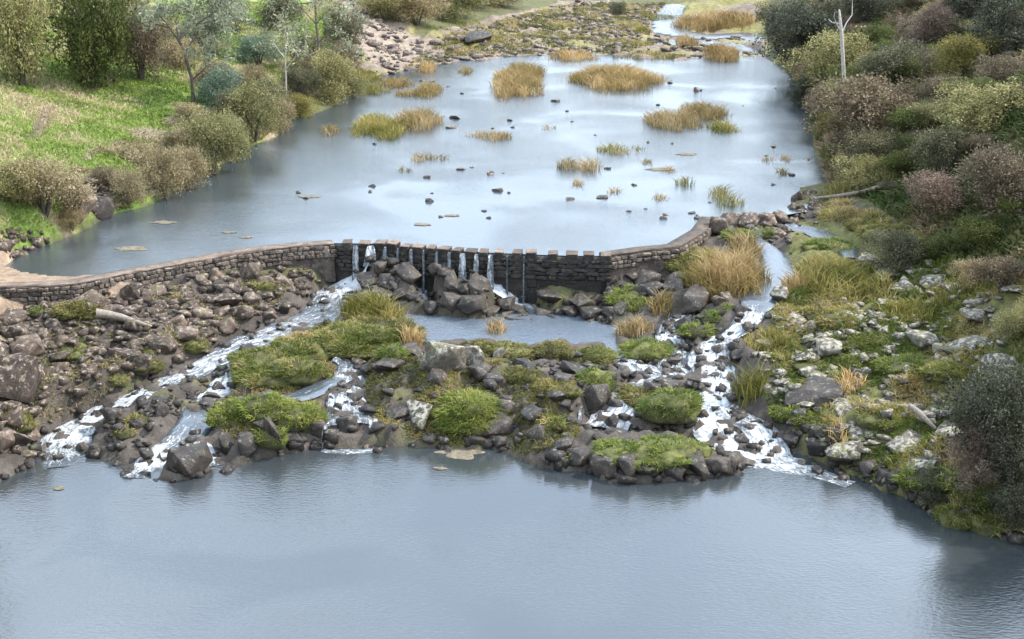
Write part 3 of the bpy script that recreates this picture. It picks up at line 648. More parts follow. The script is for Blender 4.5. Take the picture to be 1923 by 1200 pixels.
# crest blocks, each a pier that stands proud of the wall
BLK = [640, 652, 684, 712, 736, 760, 784, 808, 832, 856, 884, 908, 936, 970, 998, 1037, 1073, 1106, 1138]
cd, _ = dense(wc, .05)
for i, px in enumerate(BLK[1:]):
    j = int(np.argmin(np.abs((cd[:, 0] / (P(960, 466, ZC)[1] * CT) * F_PX + 961.5) - px)))
    # pixel of each crest point, exact
    dx = cd[:, 0]; dz = ZC - CAM_H; depth = cd[:, 1] * CT - dz * ST
    j = int(np.argmin(np.abs(dx / depth * F_PX + 961.5 - px)))
    p = cd[j]; tgt = cd[min(j + 4, len(cd) - 1)] - cd[max(j - 4, 0)]; an = math.atan2(tgt[1], tgt[0])
    bm = bmesh.new(); bmesh.ops.create_cube(bm, size=1)
    wv, hv = random.uniform(.3, .5), random.uniform(.8, 1.5)
    for v in bm.verts: v.co = Vector((v.co.x * wv, v.co.y * .58 + .2, v.co.z * hv - hv / 2))
    bmesh.ops.bevel(bm, geom=bm.edges[:], offset=.035, segments=1, affect='EDGES')
    for v in bm.verts: v.co += Vector((random.uniform(-.012, .012),) * 3)
    me = bpy.data.meshes.new('crest_block'); bm.to_mesh(me); bm.free()
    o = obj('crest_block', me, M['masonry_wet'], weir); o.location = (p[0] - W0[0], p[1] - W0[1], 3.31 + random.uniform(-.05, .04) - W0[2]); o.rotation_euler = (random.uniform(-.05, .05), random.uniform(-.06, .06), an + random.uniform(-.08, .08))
    bm = bmesh.new(); bmesh.ops.create_cube(bm, size=1)
    for v in bm.verts: v.co = Vector((v.co.x * (wv + .03), v.co.y * .6 + .2, v.co.z * .045 + .025))
    bmesh.ops.bevel(bm, geom=bm.edges[:], offset=.012, segments=1, affect='EDGES')
    me = bpy.data.meshes.new('cap'); bm.to_mesh(me); bm.free(); obj('cap', me, M['cap'], o)
# rubble stones in the face of the long wall
STN = []
for k in range(6):
    bm = bmesh.new(); bmesh.ops.create_cube(bm, size=1); bmesh.ops.bevel(bm, geom=bm.edges[:], offset=.2, segments=1, affect='EDGES')
    rs = random.Random(k)
    for v in bm.verts: v.co += Vector([rs.uniform(-.07, .07) for _ in range(3)])
    me = bpy.data.meshes.new('stone'); bm.to_mesh(me); bm.free(); me.materials.append(M['masonry']); STN.append(me)
def stones(line, zt, courses, mean, limit):
    c, s = dense(line, .05); cnt = 0
    for r in range(courses):
        d = random.uniform(0, .2); z = zt - (r + .5) * .17
        while d < s[-1] and cnt < limit:
            L = random.uniform(.6, 1.5) * mean; i = min(int(np.searchsorted(s, d + L / 2)), len(c) - 2)
            if z > height(*c[i])[0] - .9:
                tgt = c[min(i + 3, len(c) - 1)] - c[max(i - 3, 0)]; an = math.atan2(tgt[1], tgt[0]); f = (zt - z) / 1.6
                nb = np.array((math.sin(an), -math.cos(an)))
                p = c[i] + nb * (.03 + .1 * f)
                o = obj('stone', STN[random.randrange(6)], None, weir)
                o.location = (p[0] - W0[0], p[1] - W0[1], z + random.uniform(-.02, .02) - W0[2]); o.rotation_euler = (random.uniform(-.1, .1), random.uniform(-.12, .12), an)
                o.scale = (L * .95, random.uniform(.14, .22), .16 * random.uniform(.85, 1.2)); cnt += 1
            d += L
    return cnt
nst = stones(wl[1:], 3.21, 5, .29, 180); stones(wr, 3.2, 5, .32, 60)
STN_DRY = STN; STN = []
for me0 in STN_DRY:
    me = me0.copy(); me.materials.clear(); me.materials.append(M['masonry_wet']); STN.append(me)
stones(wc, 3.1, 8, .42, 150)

NOTCH = [(669, .09, .16, .22), (698, .13, .3, .30), (724, .06, .1, .1), (748, .04, .06, .06), (772, .07, .12, .14), (796, .04, .06, .05), (820, .05, .08, .08), (844, .07, .11, .14), (870, .11, .2, .30), (896, .07, .12, .2), (922, .09, .16, .22), (952, .04, .05, .08), (984, .03, .04, .04)]
for px, w0, w1, fo in NOTCH:
    dx = cd[:, 0]; depth = cd[:, 1] * CT - (ZC - CAM_H) * ST
    p = cd[int(np.argmin(np.abs(dx / depth * F_PX + 961.5 - px)))]
    q = p + np.array((-.02, -.42)); zb = max(height(*q)[0], ZM) + .05
    fall('waterfall', (p[0], p[1] - .1, 3.22), (q[0], q[1], min(zb, 2.7)), w0, w1, fo)
fall('waterfall', P(612, 797, .69), P(611, 840, .0), .1, .12, .22)
fall('waterfall', P(702, 786, .71), P(702, 835, .0), .15, .17, .26)
fall('waterfall', P(1092, 760, .8), P(1088, 806, .3), .06, .1, .25)
for a_, b_ in [((600, 842), (625, 850)), ((690, 840), (720, 846))]: pass

# ------------------------------------------------------------------ rocks
def rock_arrays(seed, sub, flat=1.0, planes=9, amp=.09):
    rs = np.random.default_rng(seed); bm = bmesh.new(); bmesh.ops.create_icosphere(bm, subdivisions=sub, radius=1)
    V = np.array([v.co[:] for v in bm.verts]); Fc = np.array([[v.index for v in f.verts] for f in bm.faces]); bm.free()
    for _ in range(planes):
        d = rs.normal(size=3); d[2] *= .8; d /= np.linalg.norm(d); o = rs.uniform(.5, .82); t = V @ d
        V = V - np.where(t > o, (t - o) * .93, 0)[:, None] * d
    V = V * (1 + amp * 2 * (fbm(V * 1.7 + seed, seed, 3) - .5))[:, None] + (vnoise(V * 6 + seed, 5) - .5)[:, None] * V * amp * .7
    V[:, 2] *= flat
    return V / np.abs(V).max(0).clip(.3), Fc
ROCKS = []
def hull_rock(seed, cuts, npt, amp=.05, bevel=.03):
    rs = np.random.default_rng(seed); bm = bmesh.new()
    q = rs.uniform(-1, 1, (npt, 3)); q *= (1 / np.maximum(np.linalg.norm(q, axis=1), 1e-3) ** .75)[:, None]
    q /= np.abs(q).max(0)
    for p in q: bm.verts.new(p)
    bmesh.ops.convex_hull(bm, input=bm.verts[:])
    for v in [v for v in bm.verts if not v.link_faces]: bm.verts.remove(v)
    if bevel: bmesh.ops.bevel(bm, geom=bm.edges[:], offset=bevel, segments=1, affect='EDGES')
    bmesh.ops.triangulate(bm, faces=bm.faces[:])
    if cuts: bmesh.ops.subdivide_edges(bm, edges=bm.edges[:], cuts=cuts, use_grid_fill=True); bmesh.ops.triangulate(bm, faces=bm.faces[:])
    bm.verts.index_update(); V = np.array([v.co[:] for v in bm.verts]); Fc = np.array([[v.index for v in f.verts] for f in bm.faces]); bm.free()
    if cuts: V = V * (1 + amp * 2.4 * (fbm(V * 2.1 + seed, seed, 4) - .5))[:, None]
    return V, Fc
for k in range(14):
    V, Fc = hull_rock(100 + k, 2, 13 + k % 5, .07); ROCKS.append(mesh_np('boulder', V, Fc))
SMALL = [hull_rock(300 + k, 0, 11, 0, 0) for k in range(12)]

def boulder(x, y, size, mat, label, group=None, name='boulder', cat='boulder', flat=.62, z=None, lift=.28, rot=None, pid=None):
    o = bpy.data.objects.new(name, ROCKS[random.randrange(14) if pid is None else pid]); C.objects.link(o)
    sx, sy = size * random.uniform(.85, 1.3), size * random.uniform(.7, 1.05); sz = size * flat * random.uniform(.75, 1.25)
    o.scale = (sx, sy, sz); o.rotation_euler = (random.uniform(-.22, .22), random.uniform(-.22, .22), random.uniform(0, 6.28) if rot is None else rot)
    o.location = (x, y, (height(x, y)[0] if z is None else z) + sz * lift)
    omat(o, mat); return tag(o, label, cat, group)

STUFF = []                                         # small loose stones, joined below
def small_stone(x, y, size, zone, flat=.6):
    V, Fc = SMALL[random.randrange(12)]; a = random.uniform(0, 6.28); ca, sa = math.cos(a), math.sin(a)
    Rm = np.array(((ca, -sa, 0), (sa, ca, 0), (0, 0, 1))); s = np.array((size * random.uniform(.8, 1.3), size * random.uniform(.7, 1.1), size * flat))
    STUFF.append(((V * s) @ Rm.T + np.array((x, y, height(x, y)[0] + size * flat * .2)), Fc, zone))

def world_poly(pix): return [hit(*p)[:2] if p[1] > -900 else np.array((p[0], -p[1] - 1000)) for p in pix]
def strip(i0, i1, d0, d1):
    a = [CREST[i] for i in range(i0, i1)]
    return [(c[0], -1000 - (c[1] - d0)) for c in a] + [(c[0], -1000 - (c[1] - d1)) for c in a[::-1]]
def scatter(pix, n, s0, s1, spacing=.8, water=0.0, tries=60, power=2.2):
    poly = np.array(world_poly(pix)); lo, hi = poly.min(0), poly.max(0); out = []
    for size in sorted((s0 + (s1 - s0) * random.random() ** power for _ in range(n)), reverse=True):
        for _ in range(tries):
            x, y = random.uniform(lo[0], hi[0]), random.uniform(lo[1], hi[1])
            if not inpoly(poly, np.array([x]), np.array([y]))[0]: continue
            if stream_info([x], [y])[0][0] < water + size * .45: continue
            if any(math.hypot(x - a, y - b) < (size + s) * spacing for a, b, s in out): continue
            out.append((x, y, size)); break
    return out

ZONES = [
 ('rubble', [(-20, 585), (83, 566), (233, 550), (333, 532), (433, 515), (567, 500), (600, 530), (540, 585), (440, 625), (330, 680), (200, 745), (60, 790), (-20, 790)], 120, .22, .62, 'rock_brown', 'brown basalt boulder on the rubble slope below the long plain weir wall', 'boulders on the rubble slope below the weir wall', 950, .08, .34),
 ('corner', [(-20, 770), (60, 800), (85, 850), (30, 885), (-30, 905)], 10, .25, .6, 'rock_brown', 'brown boulder on the mossy corner where the stream meets the lower pool', 'boulders on the mossy corner of the lower pool', 30, .08, .2),
 ('fork', [(190, 810), (300, 740), (390, 700), (430, 690), (380, 740), (330, 790), (270, 850), (215, 860)], 14, .2, .55, 'rock_dark', 'dark boulder on the rocky spit between the two arms of the white stream', 'boulders between the two stream arms', 110, .08, .24),
 ('weir_foot', strip(8, 14, .3, 2.3), 44, .26, .58, 'rock_dark', 'wet black boulder at the foot of the notched weir among the falls', 'wet boulders under the notched crest', 110, .1, .28),
 ('weir_right', strip(13, 18, .35, 2.6), 38, .26, .6, 'rock_dark', 'dark dry boulder below the last, dry stretch of the notched weir', 'boulders under the dry end of the weir', 110, .1, .28),
 ('island', [(705, 690), (770, 665), (830, 655), (1000, 662), (1150, 672), (1140, 720), (1090, 800), (1050, 850), (930, 830), (760, 830), (710, 800)], 36, .22, .6, 'rock_dark', 'dark boulder among the grass of the wide rocky island below the middle pool', 'boulders on the island below the middle pool', 260, .08, .28),
 ('cascade', [(1110, 745), (1180, 690), (1280, 600), (1350, 600), (1400, 650), (1400, 760), (1480, 820), (1500, 850), (1400, 830), (1300, 800), (1120, 830)], 26, .2, .45, 'rock_dark', 'wet dark boulder standing in the wide white cascade', 'wet boulders in the wide cascade', 150, .08, .24),
 ('flats', [(1400, 700), (1460, 580), (1560, 560), (1640, 480), (1760, 500), (1900, 560), (1900, 700), (1830, 760), (1820, 850), (1690, 915), (1560, 880), (1490, 810)], 78, .28, .8, 'rock_pale', 'pale lichen-covered boulder on the grassy flats beside the cascade', 'lichen boulders on the flats beside the cascade', 760, .08, .34),
 ('shore', [(1480, 800), (1500, 770), (1580, 830), (1680, 880), (1690, 918), (1640, 898), (1560, 872)], 18, .25, .55, 'rock_dark', '', 'dark boulders on the shore of the flats', 90, .08, .26),
 ('slope', [(1800, 560), (1915, 530), (1915, 680), (1830, 700)], 14, .25, .6, 'rock_pale', '', 'pale boulders at the slope behind the flats', 50, .08, .24),
 ('spit', [(390, 800), (500, 745), (600, 770), (610, 835), (500, 850), (420, 850)], 10, .22, .5, 'rock_dark', 'dark boulder under the two-humped grass mound at the lower pool', 'boulders under the two-humped grass mound', 30, .07, .18),
 ('side', [(1350, 405), (1480, 395), (1540, 380), (1560, 400), (1500, 440), (1470, 560), (1440, 590), (1300, 590), (1290, 560), (1380, 555), (1440, 450)], 20, .22, .5, 'rock_brown', 'brown boulder beside the narrow side channel round the end of the weir', 'boulders along the side channel', 50, .07, .2),
]
MARKS = [(20, 745, 'the large smooth rounded boulder'), (230, 616, 'the driftwood log'), (140, 590, 'the ochre weed patch'), (310, 650, 'the yellow-green moss ridge'), (480, 535, 'the tuft by the white pool'), (222, 715, 'the single moss knob'), (560, 505, 'the dark end of the plain wall'), (360, 530, 'the middle of the plain wall'),
         (835, 700, 'the tall pale-topped boulder'), (785, 800, 'the cream-coloured boulder'), (880, 780, 'the leafy green bush'), (975, 710, 'the olive moss dome'), (1115, 760, 'the steep black boulder'), (1075, 865, 'the islet rim'), (1040, 720, 'the flat moss patch'),
         (1540, 770, 'the black wet slab'), (1708, 730, 'the round rusty tussock'), (1730, 800, 'the splintered log slab'), (1690, 510, 'the lone grey-green shrub'), (1405, 740, 'the straw sedge column'), (1470, 570, 'the white-mottled boulder'), (1740, 900, 'the lime-green grass bank'), (1850, 640, 'the foot of the slope'), (1640, 640, 'the yellow grass bed'), (1880, 820, 'the overhanging grey shrub'),
         (1262, 768, 'the rounded cascade mound'), (1305, 590, 'the pale-topped black boulder'), (1215, 662, 'the spill-over cushion'), (255, 795, 'the yellow moss cushion'), (350, 885, 'the jagged outcrop')]
MARKP = [(hit(a_, b_), t_) for a_, b_, t_ in MARKS]
def place_label(head, size, s0, s1, x, y, tail):
    q = (size - s0) / (s1 - s0); sz = 'big ' if q > .55 else ('' if q > .2 else 'small ')
    d_, t_ = min((math.hypot(x - p[0], y - p[1]), t) for p, t in MARKP)
    return sz + head + (' near ' + t_ if d_ < 4.5 else ' ' + tail)
HEAD = {'shore': ('dark boulder on the shore of the flats', 'beside the cascade foot'), 'slope': ('pale boulder on the slope behind the flats', 'among brown bushes'), 'rubble': ('brown basalt boulder on the rubble slope', 'away from the weeds'), 'corner': ('brown boulder on the mossy corner', 'at the stream mouth'), 'fork': ('dark boulder between the two stream arms', 'on the spit'), 'weir_foot': ('wet black boulder under the notched crest', 'among the falls'), 'weir_right': ('dark boulder under the dry weir end', 'below the wall'),
        'island': ('dark boulder on the wide island', 'among the grass'), 'cascade': ('wet dark boulder in the wide cascade', 'amid white water'), 'flats': ('lichen-covered boulder on the grassy flats', 'amid grass'), 'spit': ('dark boulder under the two-humped mound', 'at the pool'), 'side': ('brown boulder along the side channel', 'round the weir end')}
ALLB = []
for nm, pix, n_, s0, s1, mk, lab, grp, ns, t0, t1 in ZONES:
    big = scatter(pix, n_, s0, s1, .62, -.05 if nm in ('cascade', 'weir_foot') else .05)
    ALLB += [(s, x, y, nm, mk, s0, s1, grp) for x, y, s in big]
    for x, y, s in scatter(pix, ns, t0, t1, .3, -.3 if nm in ('cascade', 'weir_foot') else -.02): small_stone(x, y, s, 'pale' if mk == 'rock_pale' else ('dark' if mk == 'rock_dark' else 'brown'))
ALLB.sort(reverse=True)                            # the largest stay boulders of their own, the rest join the loose stones
for k, (s, x, y, nm, mk, s0, s1, grp) in enumerate(ALLB):
    fl = .42 if nm in ('flats', 'slope') else .72
    if k < 252: boulder(x, y, s, M[mk], place_label(HEAD[nm][0], s, s0, s1, x, y, HEAD[nm][1]), grp, flat=fl)
    else: small_stone(x, y, s, mk.split('_')[1], fl)
# edges of the lower pool
for i in range(len(LOW) - 1):
    a, b2 = P(*LOW[i], 0), P(*LOW[i + 1], 0); L = np.linalg.norm(b2 - a)
    if LOW[i][0] < -20 or LOW[i][0] > 1900: continue
    for k in range(int(L / .28)):
        t = random.random(); p = a * (1 - t) + b2 * t + np.array((0, random.uniform(-.1, .35), 0))
        if stream_info([p[0]], [p[1]])[0][0] > .1: small_stone(p[0], p[1], random.uniform(.1, .32), 'dark', .8)
for nm_, a in SW.items():
    for r_ in a[::3]:
        if r_[4] > .08 and r_[1] < 70:
            for side in (-1, 1):
                if random.random() < .75:
                    an = random.uniform(0, 6.28); d_ = r_[3] * random.uniform(.95, 1.35)
                    x, y = r_[0] + d_ * math.cos(an), r_[1] + d_ * math.sin(an); small_stone(x, y, random.uniform(.1, .26), 'dark', .75)
            if random.random() < .55:
                x, y = r_[0] + r_[3] * random.uniform(-.8, .8), r_[1] + random.uniform(-.3, .3); s_ = random.uniform(.08, .2)
                V, Fc = SMALL[random.randrange(12)]; STUFF.append((V * np.array((s_ * 1.2, s_, s_ * .8)) + np.array((x, y, r_[2] + .0)), Fc, 'dark'))
# far bed
for x, y, s in scatter([(670, 150), (660, 60), (720, 20), (800, 80), (1050, 8), (1240, 5), (1240, 40), (1180, 100), (1000, 108), (900, 112), (780, 132)], 1300, .12, .55, .26, .2, 12, 2.6): small_stone(x, y, s, 'far', .6)
for x, y, s in scatter([(1130, 100), (1240, 60), (1430, 70), (1430, 105), (1300, 118)], 90, .15, .6, .3, -.3, 12, 2.0): small_stone(x, y, s, 'brown', .6)
for x, y, s in scatter([(640, 0), (700, 0), (770, 100), (720, 120)], 120, .12, .4, .3, .2, 12, 2.0): small_stone(x, y, s, 'far', .6)
# stony left bank
for x, y, s in scatter([(100, 340), (200, 340), (210, 400), (140, 435)], 50, .15, .5, .3, .2, 12, 2.0): small_stone(x, y, s, 'brown', .8)
for x, y, s in scatter([(0, 430), (80, 430), (90, 460), (0, 480)], 30, .12, .35, .3, .2, 12, 2.0): small_stone(x, y, s, 'brown', .8)
mats_ = ['brown', 'dark', 'pale', 'far']
nv = np.cumsum([0] + [len(v) for v, f, z in STUFF])
me = mesh_np('loose_stones', np.concatenate([v for v, f, z in STUFF]), np.concatenate([f + o for (v, f, z), o in zip(STUFF, nv)]))
for k in mats_: me.materials.append(M['rock_' + k])
me.polygons.foreach_set('material_index', np.concatenate([np.full(len(f), mats_.index(z), np.int32) for v, f, z in STUFF]))
tag(obj('loose_stones', me), 'small loose stones strewn over the river bed and its banks', 'stones', kind='stuff')

for nm_, ps_ in (('left_stream', 'the long left stream'), ('left_branch', 'the branch stream'), ('middle_stream', 'the stream of the twin falls'), ('side_channel', 'the main cascade'), ('right_chute', 'the upper chute of the cascade'), ('pool_outlet', 'the middle pool outlet'), ('right_fan', 'the fan of the cascade'), ('weir_chute', 'the chute from the weir')):
    a = SW[nm_]; k = 3
    while k < len(a) - 4:
        r_ = a[k]
        if r_[4] > .12:
            x, y = r_[0] + r_[3] * random.uniform(-.85, .85), r_[1] + r_[3] * random.uniform(-.5, .5); s_ = random.uniform(.13, .34)
            boulder(x, y, s_, M['rock_dark'], 'black wet rock splitting the white water of ' + ps_, 'wet rocks in the running water', 'stream_rock', 'rock', .7, r_[2] - .05, .2)
        k += random.randint(3, 7) if nm_ in ('side_channel', 'right_fan', 'pool_outlet', 'right_chute') else random.randint(5, 12)
# boulders with a look of their own: px, py (foot), size in m, material, flat, proto, label
def big(px, py, s, mk, flat, label, pid=None, lift=.35, z=None, rot=None, name='boulder', cat='boulder'):
    p = hit(px, py) if z is None else P(px, py, z)
    return boulder(p[0], p[1] + s * .5, s, M[mk], label, None, name, cat, flat, z, lift, rot, pid)
big(15, 745, 1.05, 'rock_brown', .7, 'large smooth rounded brown boulder on the rubble above the mossy corner', 2)
big(835, 700, .85, 'rock_pale', 1.1, 'tall pale-topped boulder with a dark face at the head of the island', 5, .45)
big(892, 690, .5, 'rock_pale', .9, 'squat pale boulder leaning against the tall pale-topped boulder', 3)
big(940, 675, .28, 'rock_pale', 1.0, 'small whitish boulder amid olive moss at the middle pool edge', 8)
big(785, 800, .6, 'rock_pale', 1.2, 'cream-coloured boulder at the water edge beside the green island bush', 7, .5)
big(350, 885, .8, 'rock_dark', .6, 'jagged black outcrop in the lower pool between two small falls', 9, .3)
for px_, s_ in ((630, .48), (655, .58), (680, .5)):
    p = P(px_, 806, .35); boulder(p[0], p[1], s_, M['rock_dark'], 'dark ledge boulder between the twin falls into the lower pool', 'ledge boulders between the twin falls', flat=1.0, z=.2, lift=.05)
big(1115, 775, .65, 'rock_dark', .95, 'steep black boulder dripping on the island side of the cascade', 4, .4)
big(1180, 470 + 40, .6, 'rock_brown', .9, 'mossy boulder built into the end of the notched weir wall', 6, .6)
big(1540, 765, 1.0, 'rock_dark', .38, 'broad black wet slab with grey sheen on the flats', 10, .3)
big(1305, 590, .55, 'rock_dark', 1.0, 'black boulder with a pale top between cascade and side channel', 12, .4)
big(1470, 570, .5, 'rock_pale', .8, 'white-mottled boulder at the lip of the side channel', 1, .4)
big(1400, 880, .35, 'rock_dark', .9, 'small rounded black boulder at the tip of the front islet', 13, .3)
big(145, 400, 1.0, 'rock_brown', .9, 'dark rock outcrop breaking out of the grassy bank at the waterline', 9, .4)
big(185, 405, .7, 'rock_dark', .9, 'black wedge of rock on the waterline beside the bank outcrop', 2, .4)
big(895, 80, 1.3, 'rock_dark', .6, 'lone black boulder on the pale stony far shore', 4, .4)
# the front islet's rock rim
for px, py, s in [(1140, 896, .5), (1180, 902, .48), (1222, 905, .5), (1265, 905, .52), (1308, 900, .5), (1345, 896, .5), (1378, 889, .42), (1085, 884, .45), (1060, 864, .4)]:
    p = hit(px, py - 6); boulder(p[0], p[1] + .3, s, M['rock_dark'], 'dark brown boulder forming the rim of the grass-topped front islet', 'rim boulders of the front islet', flat=.8, lift=.12)
for px, py, s in [(420, 862, .4), (460, 858, .45), (505, 855, .5), (550, 850, .45), (590, 842, .4)]:
    p = hit(px, py - 4); boulder(p[0], p[1] + .3, s, M['rock_dark'], 'dark boulder on the waterline below the two-humped grass mound', 'waterline boulders below the two-humped mound', flat=.95, lift=.25)
# rocks standing in the upper pool
for px, py, wd in [(935, 358, 22), (955, 362, 9), (1128, 371, 26), (1072, 375, 18), (806, 377, 24), (922, 327, 16), (850, 240, 24), (856, 222, 20), (865, 318, 16), (1306, 170, 26), (1003, 180, 16), (1018, 178, 18), (1250, 403, 12), (1312, 410, 22), (1487, 329, 12), (1452, 276, 14), (868, 176, 8), (842, 163, 8), (945, 325, 7), (1305, 225, 12), (1140, 317, 12), (886, 314, 8), (575, 372, 14), (560, 362, 9), (1043, 190, 14), (1098, 150, 12), (712, 165, 14), (792, 152, 12), (735, 158, 12), (1218, 268, 9), (1262, 270, 8), (1515, 300, 14)]:
    p = P(px, py, ZU); s = wd / 2 / F_PX * math.hypot(p[1], CAM_H - ZU) * 1.05
    boulder(p[0], p[1], s, M['rock_dark' if random.random() < .5 else 'rock_brown'], 'low dark rock breaking the surface of the upper pool', 'rocks standing in the upper pool', 'pool_rock', 'rock', .5, ZU, .05)
rp_ = random.Random(5); k = 0
while k < 34:
    px, py = rp_.uniform(680, 1500), rp_.uniform(140, 420); p = P(px, py, ZU)
    if height(p[0], p[1])[0] < ZU - .2:
        boulder(p[0], p[1], rp_.uniform(.09, .2), M['rock_dark'], 'small dark stone just breaking the surface of the upper pool', 'small stones in the upper pool', 'pool_stone', 'stone', .5, ZU, .05); k += 1
for px, py, s in [(1520, 365, .6), (1500, 375, .45), (1495, 390, .4), (1465, 408, .4), (1440, 412, .4), (1400, 418, .5), (1372, 415, .55), (1350, 425, .45), (1530, 385, .5)]:
    p = P(px, py, ZU); boulder(p[0], p[1], s, M['rock_brown'], 'brown boulder in the row continuing the weir to the scrubby bank', 'row of boulders continuing the weir', flat=.8, z=3.1, lift=.3)

# ------------------------------------------------------------------ shrubs and trees
def shrub_foliage(seed, style):
    rs = np.random.default_rng(seed); cen, siz, nrm, tin = [], [], [], []
    nl = {'dense': 15, 'loose': 15, 'twig': 11, 'tall': 14}[style]
    for l in range(nl):
        a = rs.uniform(0, 6.28); r = rs.uniform(.08, .36) if l else 0; z = rs.uniform(.10, .74) * (1 - .5 * r)
        if style == 'tall': z = rs.uniform(.2, .8); r *= .8
        lc = np.array((r * math.cos(a), r * math.sin(a), z)); lr = rs.uniform(.15, .25) * (1.15 if style == 'dense' else 1)
        nc = 46
        d = rs.normal(size=(nc, 3)); d[:, 2] = d[:, 2] * .8 + .25; d /= np.linalg.norm(d, axis=1)[:, None]
        cc = lc + d * lr * rs.uniform(.55, 1.12, (nc, 1)); cc[:, 2] = cc[:, 2].clip(.03)
        for c, dd in zip(cc, d):
            k = int(rs.integers(15, 27)); sg = .034 if style != 'loose' else .045
            q = c + rs.normal(0, sg, (k, 3)); cen.append(q)
            siz.append(rs.uniform(.019, .041, k) * (1.0 if style != 'twig' else 1.9)); nrm.append(np.tile(dd, (k, 1)))
            tin.append(np.clip(rs.uniform(.1, .75) + rs.normal(0, .18, k), 0, 1))
    cen, siz, nrm, tin = map(np.concatenate, (cen, siz, nrm, tin))
    cen[:, 2] = np.maximum(cen[:, 2], .0)
    V, Fc = leaves(cen, siz, nrm, rs, .55 if style in ('dense', 'tall') else (.42 if style == 'loose' else .14))
    return mesh_np('foliage', V, Fc, {'tint': ('FACE', 'FLOAT', tin)})
def shrub_stem(seed):
    rs = random.Random(seed); paths = []
    for k in range(6):
        a = rs.uniform(0, 6.28); r = rs.uniform(.12, .3); h = rs.uniform(.4, .7)
        paths.append(([(r * .08 * math.cos(a), r * .08 * math.sin(a), -.06), (r * .4 * math.cos(a), r * .4 * math.sin(a), h * .5), (r * math.cos(a + .3), r * math.sin(a + .3), h)], [.022, .016, .006]))
    V, Fq = tubes(paths, 5); return mesh_np('stem', V, Fq, None, True)
PROTO = {st: [(shrub_foliage(50 * i + 3 + sum(map(ord, st)), st), shrub_stem(i + 9)) for i in range(3 if st != 'tall' else 2)] for st in ('dense', 'loose', 'twig', 'tall')}
SHN = [0]
def shrub(px, py, wpx, hpx, style, mk, label, name='shrub', cat='shrub', back=.3, bark='bark', crown='foliage', group=None, depth_scale=.9, z=None):
    p = hit(px, py) if z is None else P(px, py, z); D = p[1] * CT + (CAM_H - p[2]) * ST; wm, hm = wpx * D / F_PX * 1.12, hpx * D / F_PX * 1.05
    x, y = p[0], p[1] + wm * back * depth_scale
    t = empty(name, (x, y, height(x, y)[0] - .05), random.uniform(0, 6.28)); tag(t, label, cat, group)
    SHN[0] += 1; f, s = PROTO[style][SHN[0] % len(PROTO[style])]
    o = obj(crown, f, None, t); omat(o, M[mk]); o.scale = (wm, wm * depth_scale, hm * 1.08)
    o = obj('trunk' if crown == 'crown' else 'stem', s, None, t); omat(o, M[bark]); o.scale = (wm, wm * depth_scale, hm)
    return t

